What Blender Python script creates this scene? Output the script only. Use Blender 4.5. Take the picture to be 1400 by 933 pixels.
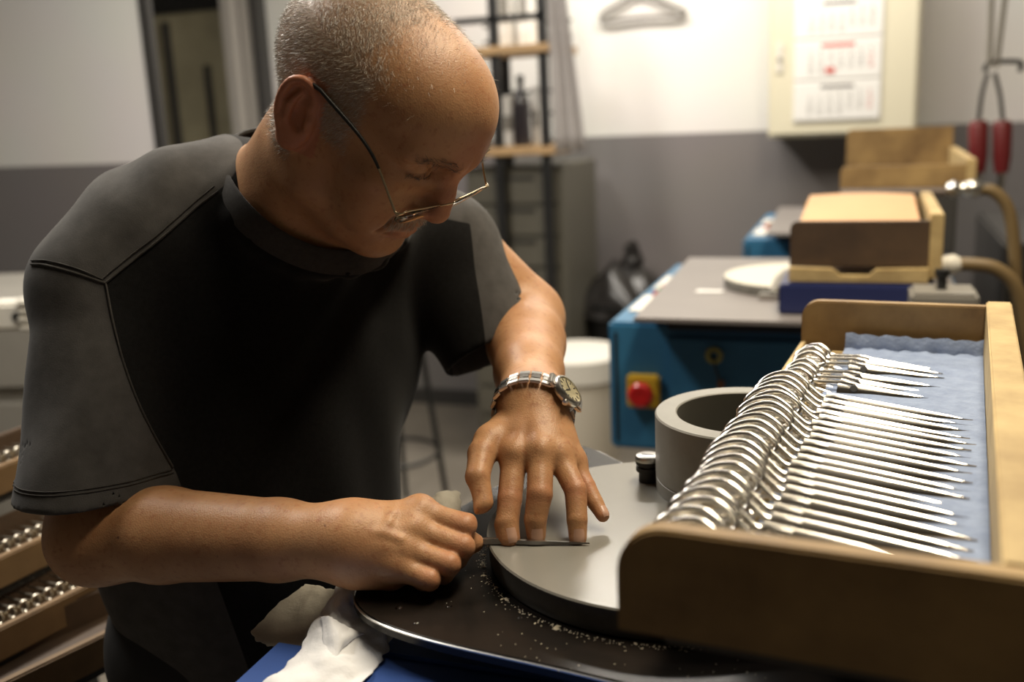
import bpy, bmesh, math, random
import numpy as np
from math import sin, cos, pi, radians
from mathutils import Vector, Matrix

for o in list(bpy.data.objects):
    bpy.data.objects.remove(o)
scene = bpy.context.scene
COL = scene.collection
random.seed(4)
RNG = np.random.default_rng(7)

# ------------------------------------------------------------------ camera
FPX = 1361.0
ZC = 1.45
YAW, PITCH, ROLL = radians(20), radians(13), 0.045
_H = np.array([-sin(YAW), cos(YAW), 0.0])
_R0 = np.array([cos(YAW), sin(YAW), 0.0])
_Z = np.array([0, 0, 1.0])
CF = cos(PITCH) * _H - sin(PITCH) * _Z
_U0 = sin(PITCH) * _H + cos(PITCH) * _Z
CR = cos(ROLL) * _R0 - sin(ROLL) * _U0
CU = sin(ROLL) * _R0 + cos(ROLL) * _U0
CO = np.array([0, 0, ZC])
cam_d = bpy.data.cameras.new('camera')
cam_d.sensor_width = 36.0
cam_d.lens = 36.0 * FPX / 1400.0
cam_d.clip_start = 0.05
cam = bpy.data.objects.new('camera', cam_d)
COL.objects.link(cam)
m = Matrix.Identity(4)
for i in range(3):
    m[i][0], m[i][1], m[i][2], m[i][3] = CR[i], CU[i], -CF[i], CO[i]
cam.matrix_world = m
cam_d.dof.use_dof = True
cam_d.dof.focus_distance = 0.865
cam_d.dof.aperture_fstop = 3.4
scene.camera = cam

def _ray(px, py):
    return CF + CR * (px - 700) / FPX - CU * (py - 466.5) / FPX
def P(px, py, d):                 # world point at a depth along the view axis
    return CO + d * _ray(px, py)
def PZ(px, py, z):                # world point at a height
    r = _ray(px, py)
    return CO + r * (z - ZC) / r[2]
def PY(px, py, y):                # world point on a plane y = const
    r = _ray(px, py)
    return CO + r * y / r[1]

# ------------------------------------------------------------------ world, lights, exposure
w = bpy.data.worlds.new('world')
scene.world = w
w.use_nodes = True
w.node_tree.nodes['Background'].inputs[0].default_value = (0.9, 0.85, 0.75, 1)
w.node_tree.nodes['Background'].inputs[1].default_value = 0.03
scene.view_settings.view_transform = 'Standard'
scene.view_settings.look = 'None'
scene.view_settings.gamma = 1.0
scene.view_settings.use_curve_mapping = False
scene.view_settings.exposure = 0.0

def area(name, loc, size, power, col, rot=(0, 0, 0)):
    d = bpy.data.lights.new(name, 'AREA')
    d.shape = 'RECTANGLE'
    d.size, d.size_y = size
    d.energy = power
    d.color = col
    o = bpy.data.objects.new(name, d)
    o.location = loc
    o.rotation_euler = rot
    COL.objects.link(o)
    return o
WARM = (1.0, 0.86, 0.64)
NEUT = (1.0, 0.94, 0.85)
LIGHTS = [
    ('ceiling_light_row', (0.20, 1.30, 2.72), (0.25, 1.5), 42, WARM),
    ('ceiling_light_back', (-0.75, 3.6, 2.74), (2.0, 0.25), 62, (1.0, 0.93, 0.83)),
    ('ceiling_light_left', (-1.55, 1.55, 2.72), (0.25, 1.5), 64, NEUT),
]
for n, l, s, p, c in LIGHTS:
    area(n, l, s, p, c)

# ------------------------------------------------------------------ materials
def mat(name, col, rough=0.6, metal=0.0, noise=None, bump=None, spec=0.5, sss=0, emis=None, coat=0):
    """noise=(scale, amount, second colour or None); bump=(scale, strength)"""
    mt = bpy.data.materials.new(name)
    mt.use_nodes = True
    nt = mt.node_tree
    b = nt.nodes['Principled BSDF']
    b.inputs['Base Color'].default_value = (*col, 1)
    b.inputs['Roughness'].default_value = rough
    b.inputs['Metallic'].default_value = metal
    b.inputs['Specular IOR Level'].default_value = spec
    if coat:
        b.inputs['Coat Weight'].default_value = coat
    if sss:
        b.inputs['Subsurface Weight'].default_value = sss
    if emis:
        b.inputs['Emission Color'].default_value = (*col, 1)
        b.inputs['Emission Strength'].default_value = emis
    if noise or bump:
        tc = nt.nodes.new('ShaderNodeTexCoord')
        mp = nt.nodes.new('ShaderNodeMapping')
        nt.links.new(tc.outputs['Object'], mp.inputs['Vector'])
    if noise:
        sc, amt, col2 = noise[:3]
        if len(noise) > 3:
            mp.inputs['Scale'].default_value = noise[3]
        n = nt.nodes.new('ShaderNodeTexNoise')
        n.inputs['Scale'].default_value = sc
        n.inputs['Detail'].default_value = 6
        n.inputs['Roughness'].default_value = 0.62
        nt.links.new(mp.outputs[0], n.inputs['Vector'])
        r = nt.nodes.new('ShaderNodeValToRGB')
        c2 = col2 if col2 else tuple(max(0, c * (1 - amt)) for c in col)
        r.color_ramp.elements[0].position = 0.33
        r.color_ramp.elements[0].color = (*c2, 1)
        r.color_ramp.elements[1].position = 0.67
        r.color_ramp.elements[1].color = (*col, 1)
        nt.links.new(n.outputs[0], r.inputs[0])
        nt.links.new(r.outputs[0], b.inputs['Base Color'])
    if bump:
        n2 = nt.nodes.new('ShaderNodeTexNoise')
        n2.inputs['Scale'].default_value = bump[0]
        n2.inputs['Detail'].default_value = 4
        nt.links.new(mp.outputs[0], n2.inputs['Vector'])
        bp = nt.nodes.new('ShaderNodeBump')
        bp.inputs['Strength'].default_value = bump[1]
        bp.inputs['Distance'].default_value = 0.002
        nt.links.new(n2.outputs[0], bp.inputs['Height'])
        nt.links.new(bp.outputs[0], b.inputs['Normal'])
    return mt

# ------------------------------------------------------------------ mesh helpers
class MB:
    """collects shapes for ONE mesh object"""
    def __init__(self):
        self.v, self.f, self.m = [], [], []
    def add(self, vs, fs, mi=0):
        k = len(self.v)
        self.v += [tuple(float(c) for c in v) for v in vs]
        self.f += [tuple(i + k for i in f) for f in fs]
        self.m += [mi] * len(fs)
        return self
    def box(self, lo, hi, bev=0.0, mi=0, M=None):
        bm = bmesh.new()
        bmesh.ops.create_cube(bm, size=1)
        s = [hi[i] - lo[i] for i in range(3)]
        c = [(hi[i] + lo[i]) / 2 for i in range(3)]
        for v in bm.verts:
            v.co = Vector([v.co[i] * s[i] + c[i] for i in range(3)])
        if bev:
            bmesh.ops.bevel(bm, geom=bm.edges[:], offset=min(bev, min(abs(q) for q in s) * 0.45), segments=2, affect='EDGES')
        return self._bm(bm, mi, M)
    def _bm(self, bm, mi=0, M=None):
        if M is not None:
            bm.transform(M)
        bm.verts.index_update()
        self.add([v.co for v in bm.verts], [[v.index for v in f.verts] for f in bm.faces], mi)
        bm.free()
        return self
    def prism(self, pts, z0, z1, bev=0.0, mi=0, M=None, seg=2):
        """polygon in xy extruded z0..z1, edges of top and bottom rounded"""
        bm = bmesh.new()
        vs = [bm.verts.new((p[0], p[1], z0)) for p in pts]
        fc = bm.faces.new(vs)
        r = bmesh.ops.extrude_face_region(bm, geom=[fc])
        for e in r['geom']:
            if isinstance(e, bmesh.types.BMVert):
                e.co.z = z1
        bmesh.ops.recalc_face_normals(bm, faces=bm.faces[:])
        if bev:
            ed = [e for e in bm.edges if abs(e.verts[0].co.z - e.verts[1].co.z) < 1e-7]
            bmesh.ops.bevel(bm, geom=ed, offset=bev, segments=seg, affect='EDGES')
        return self._bm(bm, mi, M)
    def tube(self, pts, r, n=8, closed=False, mi=0, flat=None):
        """tube along points; r scalar or list; flat=(ratio, direction): squashed across that direction"""
        pts = [np.asarray(p, float) for p in pts]
        N = len(pts)
        rr = r if hasattr(r, '__len__') else [r] * N
        vs, fs = [], []
        up = None
        for i in range(N):
            a = pts[(i - 1) % N] if (closed or i > 0) else pts[i]
            b = pts[(i + 1) % N] if (closed or i < N - 1) else pts[i]
            t = b - a
            t = t / (np.linalg.norm(t) + 1e-12)
            if flat is not None:
                up = np.asarray(flat[1], float) if not callable(flat[1]) else flat[1](pts[i])
            if up is None:
                up = np.array([0, 0, 1.0]) if abs(t[2]) < 0.9 else np.array([1.0, 0, 0])
            u = up - t * (up @ t)
            u = u / (np.linalg.norm(u) + 1e-12)
            s = np.cross(t, u)
            if flat is None:
                up = u
            k = flat[0] if flat is not None else 1.0
            for j in range(n):
                a_ = 2 * pi * j / n
                vs.append(pts[i] + rr[i] * (k * cos(a_) * u + sin(a_) * s))
        M_ = N if closed else N - 1
        for i in range(M_):
            for j in range(n):
                i2 = (i + 1) % N
                fs.append((i * n + j, i * n + (j + 1) % n, i2 * n + (j + 1) % n, i2 * n + j))
        if not closed:
            fs.append(tuple(range(n))[::-1])
            fs.append(tuple((N - 1) * n + j for j in range(n)))
        return self.add(vs, fs, mi)
    def lathe(self, prof, n=48, c=(0, 0, 0), mi=0, M=None, close=False, caps=True):
        """profile [(r, z)] turned about z"""
        vs, fs = [], []
        for r, z in prof:
            for j in range(n):
                a = 2 * pi * j / n
                vs.append((c[0] + r * cos(a), c[1] + r * sin(a), c[2] + z))
        K = len(prof)
        for i in range(K - 1 + (1 if close else 0)):
            for j in range(n):
                i2 = (i + 1) % K
                fs.append((i * n + j, i * n + (j + 1) % n, i2 * n + (j + 1) % n, i2 * n + j))
        if not close and caps:
            if prof[0][0] > 1e-6:
                fs.append(tuple(range(n))[::-1])
            if prof[-1][0] > 1e-6:
                fs.append(tuple((K - 1) * n + j for j in range(n)))
        if M is not None:
            vs = [M @ Vector(v) for v in vs]
        return self.add(vs, fs, mi)
    def mesh(self, name):
        me = bpy.data.meshes.new(name)
        me.from_pydata(self.v, [], self.f)
        return me
    def build(self, name, mats, parent=None, smooth=35, loc=None):
        me = self.mesh(name)
        if not isinstance(mats, (list, tuple)):
            mats = [mats]
        for q in mats:
            me.materials.append(q)
        if len(mats) > 1:
            me.polygons.foreach_set('material_index', self.m)
        bm = bmesh.new()
        bm.from_mesh(me)
        bmesh.ops.recalc_face_normals(bm, faces=bm.faces[:])
        bm.to_mesh(me)
        bm.free()
        o = link(name, me, parent, loc)
        shade(me, smooth)
        return o

def shade(me, ang):
    if ang:
        me.polygons.foreach_set('use_smooth', [True] * len(me.polygons))
        me.update()
        try:
            me.set_sharp_from_angle(angle=radians(ang))
        except Exception:
            pass

def link(name, data, parent=None, loc=None):
    o = bpy.data.objects.new(name, data)
    COL.objects.link(o)
    if parent is not None:
        o.parent = parent
    if loc is not None:
        o.location = loc
    return o

def tag(o, label=None, cat=None, group=None, kind=None):
    if label: o['label'] = label
    if cat: o['category'] = cat
    if group: o['group'] = group
    if kind: o['kind'] = kind
    return o

def thing(name, loc, label, cat, group=None, rz=0.0):
    o = link(name, None, None, loc)
    o.empty_display_size = 0.05
    o.rotation_euler = (0, 0, rz)
    return tag(o, label, cat, group)

def copy_tree(o, parent=None):
    c = o.copy()
    COL.objects.link(c)
    c.parent = parent
    for ch in o.children:
        copy_tree(ch, c)
    return c

def spline(ctrl, n=8, closed=False):
    """Catmull-Rom through control points"""
    c = [np.asarray(p, float) for p in ctrl]
    N = len(c)
    out = []
    rng = range(N) if closed else range(N - 1)
    for i in rng:
        p0 = c[(i - 1) % N] if (closed or i > 0) else 2 * c[0] - c[1]
        p1, p2 = c[i], c[(i + 1) % N]
        p3 = c[(i + 2) % N] if (closed or i + 2 < N) else 2 * c[-1] - c[-2]
        for k in range(n):
            t = k / n
            out.append(0.5 * ((2 * p1) + (-p0 + p2) * t + (2 * p0 - 5 * p1 + 4 * p2 - p3) * t * t + (-p0 + 3 * p1 - 3 * p2 + p3) * t ** 3))
    if not closed:
        out.append(c[-1])
    return out

# ------------------------------------------------------------------ signed distance sculpting
F4 = np.float32
def rc(p, a, b, ra, rb):
    a = np.asarray(a, F4); ab = np.asarray(b, F4) - a
    x = p[:, 0] - a[0]; y = p[:, 1] - a[1]; z = p[:, 2] - a[2]
    h = (x * ab[0] + y * ab[1] + z * ab[2]) * F4(1.0 / float(ab @ ab))
    np.clip(h, 0, 1, out=h)
    x -= h * ab[0]; y -= h * ab[1]; z -= h * ab[2]
    d = np.sqrt(x * x + y * y + z * z)
    h *= F4(rb - ra)
    d -= h
    d -= F4(ra)
    return d
def sph(p, c, r):
    return np.sqrt((p[:, 0] - F4(c[0])) ** 2 + (p[:, 1] - F4(c[1])) ** 2 + (p[:, 2] - F4(c[2])) ** 2) - F4(r)
def ell(p, c, r, M=None):
    q = p - np.asarray(c, F4)
    if M is not None:
        q = q @ np.asarray(M, F4)
    r = np.asarray(r, F4)
    q = q / r
    k0 = np.sqrt(q[:, 0] ** 2 + q[:, 1] ** 2 + q[:, 2] ** 2)
    q = q / r
    k1 = np.sqrt(q[:, 0] ** 2 + q[:, 1] ** 2 + q[:, 2] ** 2) + F4(1e-9)
    return k0 * (k0 - 1) / k1
def smin(a, b, k):
    k = F4(k)
    h = a - b
    np.abs(h, out=h)
    h = np.maximum(k - h, 0)
    h *= h
    h *= F4(0.25) / k
    r = np.minimum(a, b)
    r -= h
    return r
def smax(a, b, k):
    return -smin(-a, -b, k)
def chain(p, pts, rs, k):
    d = None
    for i in range(len(pts) - 1):
        e = rc(p, pts[i], pts[i + 1], rs[i], rs[i + 1])
        d = e if d is None else smin(d, e, k)
    return d

def chunked(fn, p, n=120000):
    return np.concatenate([fn(p[i:i + n].astype(F4)) for i in range(0, len(p), n)]) if len(p) else np.zeros(0, F4)

def mesh_sdf(fn, lo, hi, vox, B=5, slack=1.12):
    """sparse surface nets"""
    lo = np.asarray(lo, float); hi = np.asarray(hi, float)
    C8 = 6
    n0 = np.ceil((hi - lo) / (vox * B * C8)).astype(int)
    nb = n0 * C8
    g = np.stack(np.meshgrid(*[np.arange(n) for n in n0], indexing='ij'), -1).reshape(-1, 3)
    dc = chunked(fn, lo + (g + 0.5) * vox * B * C8)
    g = g[np.abs(dc) < vox * B * C8 * 0.87 * 1.25]
    c = np.arange(C8)
    off = np.stack(np.meshgrid(c, c, c, indexing='ij'), -1).reshape(-1, 3)
    g = (g[:, None, :] * C8 + off[None]).reshape(-1, 3)
    dc = chunked(fn, lo + (g + 0.5) * vox * B)
    g = g[np.abs(dc) < vox * B * 0.87 * slack]
    c = np.arange(B + 1)
    off = np.stack(np.meshgrid(c, c, c, indexing='ij'), -1).reshape(-1, 3)
    idx = (g[:, None, :] * B + off[None]).reshape(-1, 3)
    val = chunked(fn, lo + idx * vox).reshape(-1, B + 1, B + 1, B + 1)
    keep = (val.reshape(len(g), -1).min(1) < 0) & (val.reshape(len(g), -1).max(1) > 0)
    g, val = g[keep], val[keep]
    dims = nb * B + 2
    ins = val < 0
    cnt = np.zeros(val[:, :-1, :-1, :-1].shape)
    acc = np.zeros(cnt.shape + (3,))
    S = lambda a, i, j, k: a[:, i:B + i, j:B + j, k:B + k]
    cor = [(i, j, k) for i in (0, 1) for j in (0, 1) for k in (0, 1)]
    for a in cor:
        for ax in range(3):
            if a[ax] == 1:
                continue
            b = list(a); b[ax] = 1
            va, vb = S(val, *a), S(val, *b)
            cr = (va < 0) != (vb < 0)
            t = np.where(cr, va / np.where(cr, va - vb, 1), 0)
            cnt += cr
            for q in range(3):
                acc[..., q] += np.where(cr, a[q] + (t if q == ax else 0), 0)
    act = cnt > 0
    bi, ci, cj, ck = np.nonzero(act)
    cell = g[bi] * B + np.stack([ci, cj, ck], 1)
    pos = acc[act] / cnt[act][:, None]
    V = lo + (cell + pos) * vox
    key = lambda q: (q[..., 0].astype(np.int64) * dims[1] + q[..., 1]) * dims[2] + q[..., 2]
    kk = key(cell)
    order = np.argsort(kk)
    sk = kk[order]
    def find(q):
        k_ = key(q)
        j = np.clip(np.searchsorted(sk, k_), 0, len(sk) - 1)
        return np.where(sk[j] == k_, order[j], -1)
    F = []
    for ax in range(3):
        e0 = ins[:, :B, :B, :B]
        sl = [slice(None), slice(0, B), slice(0, B), slice(0, B)]
        sl[ax + 1] = slice(1, B + 1)
        e1 = ins[tuple(sl)]
        for flip, mask in ((0, e0 & ~e1), (1, ~e0 & e1)):
            b_, i, j, k = np.nonzero(mask)
            q = g[b_] * B + np.stack([i, j, k], 1)
            u, v = (ax + 1) % 3, (ax + 2) % 3
            du = np.zeros(3, int); du[u] = 1
            dv = np.zeros(3, int); dv[v] = 1
            f4 = np.stack([find(q - du - dv), find(q - dv), find(q), find(q - du)], 1)
            f4 = f4[(f4 >= 0).all(1)]
            F.append(f4[:, ::-1] if flip else f4)
    return V, np.concatenate(F)

def np_mesh(name, V, F):
    me = bpy.data.meshes.new(name)
    me.vertices.add(len(V))
    me.vertices.foreach_set('co', np.asarray(V, np.float32).ravel())
    n = F.shape[1]
    me.loops.add(F.size)
    me.loops.foreach_set('vertex_index', F.astype(np.int32).ravel())
    me.polygons.add(len(F))
    me.polygons.foreach_set('loop_start', np.arange(0, F.size, n, dtype=np.int32))
    me.polygons.foreach_set('use_smooth', np.ones(len(F), bool))
    me.update(calc_edges=True)
    return me

def attr(me, name, vals):
    a = me.attributes.new(name, 'FLOAT', 'POINT')
    a.data.foreach_set('value', np.asarray(vals, np.float32))

def vnoise(p, seed=0):
    """cheap smooth value noise in -1..1"""
    i = np.floor(p).astype(np.int64)
    f = p - i
    f = f * f * (3 - 2 * f)
    def h(a, b, c):
        n = (a * 374761393 + b * 668265263 + c * 2147483647 + seed * 1274126177) & 0xffffffff
        n = ((n ^ (n >> 13)) * 1274126177) & 0xffffffff
        return ((n ^ (n >> 16)) & 0xffff) / 32767.5 - 1
    r = 0
    for a in (0, 1):
        for b in (0, 1):
            for c in (0, 1):
                wgt = (f[:, 0] if a else 1 - f[:, 0]) * (f[:, 1] if b else 1 - f[:, 1]) * (f[:, 2] if c else 1 - f[:, 2])
                r = r + wgt * h(i[:, 0] + a, i[:, 1] + b, i[:, 2] + c)
    return r
BODY_VOX = 0.0016
# ------------------------------------------------------------------ materials of the place
M_FLOOR = mat('concrete_floor', (0.22, 0.195, 0.16), 0.55, noise=(2.5, 0.2, (0.17, 0.15, 0.125)))
def wall_material():
    mt = mat('painted_wall', (0.8, 0.77, 0.7), 0.65)
    nt = mt.node_tree
    b = nt.nodes['Principled BSDF']
    g = nt.nodes.new('ShaderNodeNewGeometry')
    sp = nt.nodes.new('ShaderNodeSeparateXYZ')
    nt.links.new(g.outputs['Position'], sp.inputs[0])
    r = nt.nodes.new('ShaderNodeMapRange')
    r.inputs[1].default_value = 1.318; r.inputs[2].default_value = 1.322
    nt.links.new(sp.outputs[2], r.inputs[0])
    n = nt.nodes.new('ShaderNodeTexNoise'); n.inputs['Scale'].default_value = 1.8
    nt.links.new(g.outputs['Position'], n.inputs['Vector'])
    mx = nt.nodes.new('ShaderNodeMix'); mx.data_type = 'RGBA'
    mx.inputs[6].default_value = (0.20, 0.185, 0.185, 1)
    mx.inputs[7].default_value = (0.80, 0.78, 0.75, 1)
    nt.links.new(r.outputs[0], mx.inputs[0])
    m2 = nt.nodes.new('ShaderNodeMix'); m2.data_type = 'RGBA'; m2.blend_type = 'MULTIPLY'
    m2.inputs[0].default_value = 0.12
    nt.links.new(mx.outputs[2], m2.inputs[6]); nt.links.new(n.outputs['Color'], m2.inputs[7])
    nt.links.new(m2.outputs[2], b.inputs['Base Color'])
    return mt
M_WALL = wall_material()
M_CEIL = mat('ceiling_paint', (0.30, 0.28, 0.25), 0.8)
M_DIMWALL = mat('darkened_unseen_wall', (0.14, 0.12, 0.10), 0.7)  # unseen walls, coloured dark to cut the fill light they bounce
M_WOOD = mat('tray_plywood', (0.38, 0.25, 0.10), 0.55, noise=(9, 0.4, (0.17, 0.10, 0.04), (1, 3.0, 1)), bump=(60, 0.15))
M_WOODEDGE = mat('pale_wood', (0.55, 0.41, 0.19), 0.6, noise=(14, 0.4, (0.34, 0.235, 0.10)), bump=(80, 0.15))
M_WOODDARK = mat('worn_dark_wood', (0.10, 0.060, 0.032), 0.55, noise=(6, 0.5, (0.045, 0.028, 0.018)), bump=(50, 0.2))
M_SHELFWOOD = mat('shelf_wood', (0.52, 0.34, 0.17), 0.6, noise=(12, 0.3, None))
M_STEEL = mat('polished_steel', (0.76, 0.74, 0.70), 0.20, 1.0)
M_STEELB = mat('brushed_steel', (0.60, 0.59, 0.56), 0.28, 1.0)
M_FOAM = mat('blue_grey_foam', (0.25, 0.31, 0.44), 0.95, noise=(70, 0.3, (0.19, 0.24, 0.36)), bump=(220, 0.5))
M_BLUE = mat('machine_blue_paint', (0.035, 0.165, 0.31), 0.42, noise=(5, 0.25, None))
M_ROYAL = mat('ledge_blue_paint', (0.045, 0.105, 0.36), 0.38, noise=(6, 0.2, None))
M_NAVY = mat('navy_paint', (0.022, 0.030, 0.105), 0.4)
M_BLACK = mat('black_paint', (0.012, 0.012, 0.012), 0.45)
M_PLATE = mat('wet_black_plate', (0.007, 0.0065, 0.006), 0.27, spec=0.22, noise=(12, 0.5, (0.020, 0.015, 0.012)), bump=(25, 0.08))
M_PLATE2 = mat('grey_laminate', (0.20, 0.18, 0.17), 0.42, noise=(6, 0.1, None))
M_PLATEBK = mat('grey_violet_plate', (0.16, 0.15, 0.18), 0.4)
M_DISC = mat('grinding_disc_face', (0.235, 0.228, 0.205), 0.24, noise=(4, 0.1, None))
M_DISCSIDE = mat('grinding_disc_side', (0.085, 0.08, 0.072), 0.5, noise=(40, 0.35, None))
M_RING = mat('grey_ceramic_ring', (0.25, 0.245, 0.22), 0.5, noise=(30, 0.15, None))
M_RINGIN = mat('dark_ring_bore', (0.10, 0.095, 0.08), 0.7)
M_RUBBER = mat('black_rubber', (0.015, 0.014, 0.013), 0.5)
M_CREAM = mat('cream_enamel', (0.70, 0.655, 0.50), 0.45)
M_PAPER = mat('white_paper', (0.80, 0.79, 0.76), 0.8)
M_INK = mat('grey_print', (0.16, 0.15, 0.15), 0.8)
M_REDINK = mat('red_print', (0.60, 0.07, 0.05), 0.8)
M_REDPL = mat('red_plastic', (0.42, 0.012, 0.012), 0.3)
M_REDDARK = mat('red_grip', (0.15, 0.014, 0.016), 0.45)
M_YELLOW = mat('yellow_plastic', (0.55, 0.36, 0.03), 0.4)
M_GREEN = mat('green_plastic', (0.03, 0.25, 0.09), 0.4)
M_WHITEPL = mat('white_plastic', (0.72, 0.69, 0.62), 0.45)
M_BUCKET = mat('off_white_plastic', (0.62, 0.57, 0.48), 0.5)
M_BAG = mat('black_bin_bag', (0.018, 0.016, 0.015), 0.32, bump=(14, 0.6))
M_ORANGEPAPER = mat('peach_paper', (0.62, 0.37, 0.19), 0.75, noise=(7, 0.12, None))
M_HOSE = mat('tan_hose', (0.17, 0.115, 0.05), 0.5)
M_WOODMID = mat('aged_tray_wood', (0.22, 0.135, 0.06), 0.55, noise=(8, 0.4, (0.12, 0.07, 0.03)))
M_GREYMET = mat('grey_enamel', (0.27, 0.255, 0.225), 0.5, noise=(4, 0.15, None))
M_DRAWER = mat('olive_grey_metal', (0.115, 0.107, 0.085), 0.5)
M_DARKGREY = mat('dark_grey_metal', (0.04, 0.038, 0.036), 0.5)
M_SUPPORT = mat('charcoal_support', (0.045, 0.042, 0.04), 0.5)
M_GLASS = mat('dim_window_glass', (0.42, 0.385, 0.26), 0.3, noise=(3, 0.3, None))
M_ALU = mat('aluminium_frame', (0.60, 0.57, 0.53), 0.42, 0.4)
M_FILM = mat('cloudy_plastic_film', (0.45, 0.42, 0.41), 0.4)
M_FILM.node_tree.nodes['Principled BSDF'].inputs['Alpha'].default_value = 0.82
M_CLOTH = mat('white_cotton_rag', (0.84, 0.85, 0.88), 0.9, bump=(320, 0.25))
M_CLOTH2 = mat('beige_cotton_rag', (0.50, 0.47, 0.40), 0.9, bump=(320, 0.25))
M_LAMP = mat('lamp_diffuser', (1.0, 0.92, 0.8), 0.5)

def structure(name, mb, m_, smooth=0):
    return tag(mb.build(name, m_, smooth=smooth), kind='structure')

# ------------------------------------------------------------------ room
YB = 4.5
structure('floor', MB().box((-5.2, -2.0, -0.05), (1.9, YB, 0.0)), M_FLOOR)
structure('ceiling', MB().box((-5.2, -2.0, 2.8), (1.9, YB + 0.1, 2.85)), M_CEIL)
structure('wall_back', MB().box((-2.86, YB, 0.0), (1.9, YB + 0.1, 2.8)), M_WALL)
structure('wall_right', MB().box((1.8, -2.0, 0.0), (1.9, YB, 2.8)), M_DIMWALL)
structure('wall_behind', MB().box((-5.2, -2.1, 0.0), (1.9, -2.0, 2.8)), M_DIMWALL)
structure('wall_far_left', MB().box((-5.2, -2.0, 0.0), (-5.1, YB, 2.8)), M_WALL)
structure('wall_left', MB().box((-5.1, 3.15, 0.0), (-2.53, 3.18, 2.8)), M_WALL)
structure('trim_1', MB().box((-2.53, 3.13, 0.0), (-2.485, 3.165, 2.8), 0.006), M_DARKGREY)      # dark edge of the partition
# glazed door in the recess
dr = structure('door_1', MB().box((-3.95, YB + 0.02, 0.0), (-3.05, YB + 0.06, 2.3)), M_GLASS)
for lo, hi in (((-3.50, YB + 0.0, 1.10), (-3.46, YB + 0.03, 1.98)), ((-3.27, YB, 1.18), (-3.235, YB + 0.03, 1.75))):
    MB().box(lo, hi, 0.004).build('door_rail', M_DARKGREY, dr, 0)
MB().box((-3.95, YB, 2.02), (-3.05, YB + 0.05, 2.12), 0.004).build('top_rail', M_BLACK, dr, 0)
structure('wall_recess', MB().box((-5.1, YB + 0.08, 0.0), (-2.86, YB + 0.14, 2.8)), M_WALL)
t2 = structure('trim_2', MB().box((-3.05, YB - 0.12, 0.0), (-2.98, YB + 0.08, 2.8), 0.006), M_ALU)
structure('trim_3', MB().box((-2.965, YB - 0.08, 0.0), (-2.90, YB + 0.08, 2.8), 0.006), M_ALU)
structure('trim_4', MB().box((-2.895, YB - 0.10, 0.0), (-2.86, YB + 0.08, 2.8), 0.006), M_DARKGREY)
structure('baseboard_back', MB().box((-2.86, YB - 0.015, 0.0), (1.8, YB, 0.08), 0.004), M_DARKGREY)

# ceiling lamps: housings with a glowing tube for each of the lights above
for i, (n, l, s, p, c) in enumerate(LIGHTS):
    L_ = thing('ceiling_lamp', (l[0], l[1], 2.8), ['long ceiling lamp above the row of machines', 'long ceiling lamp close to the back wall', 'long ceiling lamp behind the man'][i], 'lamp', 'ceiling lamps')
    MB().box((-s[0] / 2 - 0.02, -s[1] / 2 - 0.02, -0.045), (s[0] / 2 + 0.02, s[1] / 2 + 0.02, 0.0), 0.004).build('housing', M_WHITEPL, L_, 0)

# ------------------------------------------------------------------ scissors tray
def rounded_board(w, h, r):
    """upright board outline, upper left corner rounded"""
    pts = [(0, 0), (w, 0), (w, h)]
    for k in range(9):
        a = pi / 2 + k / 8 * pi / 2
        pts.append((r + r * cos(a), h - r + r * sin(a)))
    return pts
UPX = Matrix(((1, 0, 0, 0), (0, 0, -1, 0), (0, 1, 0, 0), (0, 0, 0, 1)))   # xy polygon stood up in xz, thickness along -y
def up_at(y):
    return Matrix.Translation((0, y, 0)) @ UPX
TR_ROT = radians(-4.8)
TR_W, TR_L = 0.206, 0.675
tray = thing('scissors_tray', (-0.123, 0.487, 1.168), 'long plywood tray in front, filled with polished steel scissors', 'tray', None, TR_ROT)
MB().prism(rounded_board(TR_W, 0.063, 0.028), -0.014, 0.0, 0.0015, M=up_at(0.0)).build('end_board', M_WOOD, tray)['label'] = 'near end board with rounded corner'
MB().prism(rounded_board(TR_W - 0.018, 0.060, 0.020), -0.013, 0.0, 0.0015, M=up_at(TR_L - 0.014)).build('end_board', M_WOOD, tray)
MB().box((TR_W - 0.018, 0.014, 0.0), (TR_W + 0.006, TR_L, 0.0635), 0.0015).build('side_rail', M_WOODEDGE, tray)
MB().box((0.0, 0.014, 0.0), (0.006, TR_L - 0.014, 0.013), 0.001).build('front_lip', M_WOODEDGE, tray)
MB().box((0.006, 0.014, -0.0015), (TR_W - 0.018, TR_L - 0.014, 0.0005)).build('bottom', M_WOODDARK, tray, 0)
MB().box((0.066, 0.014, 0.0005), (TR_W - 0.018, TR_L - 0.014, 0.006)).build('foam_bed', M_WOODDARK, tray, 0)
pitch_y = 0.0168
slat_me = None
k = 0
yy = 0.018
while yy < TR_L - 0.03:
    if slat_me is None:
        o = MB().box((0, -0.0042, -0.0075), (0.060, 0.0042, 0.0), 0.001).build('slat', M_WOODEDGE, tray)
        slat_me = o.data
    else:
        o = link('slat', slat_me, tray)
    o.location = (0.006, yy, 0.008)
    yy += pitch_y / 2 * 2
    k += 1
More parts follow.
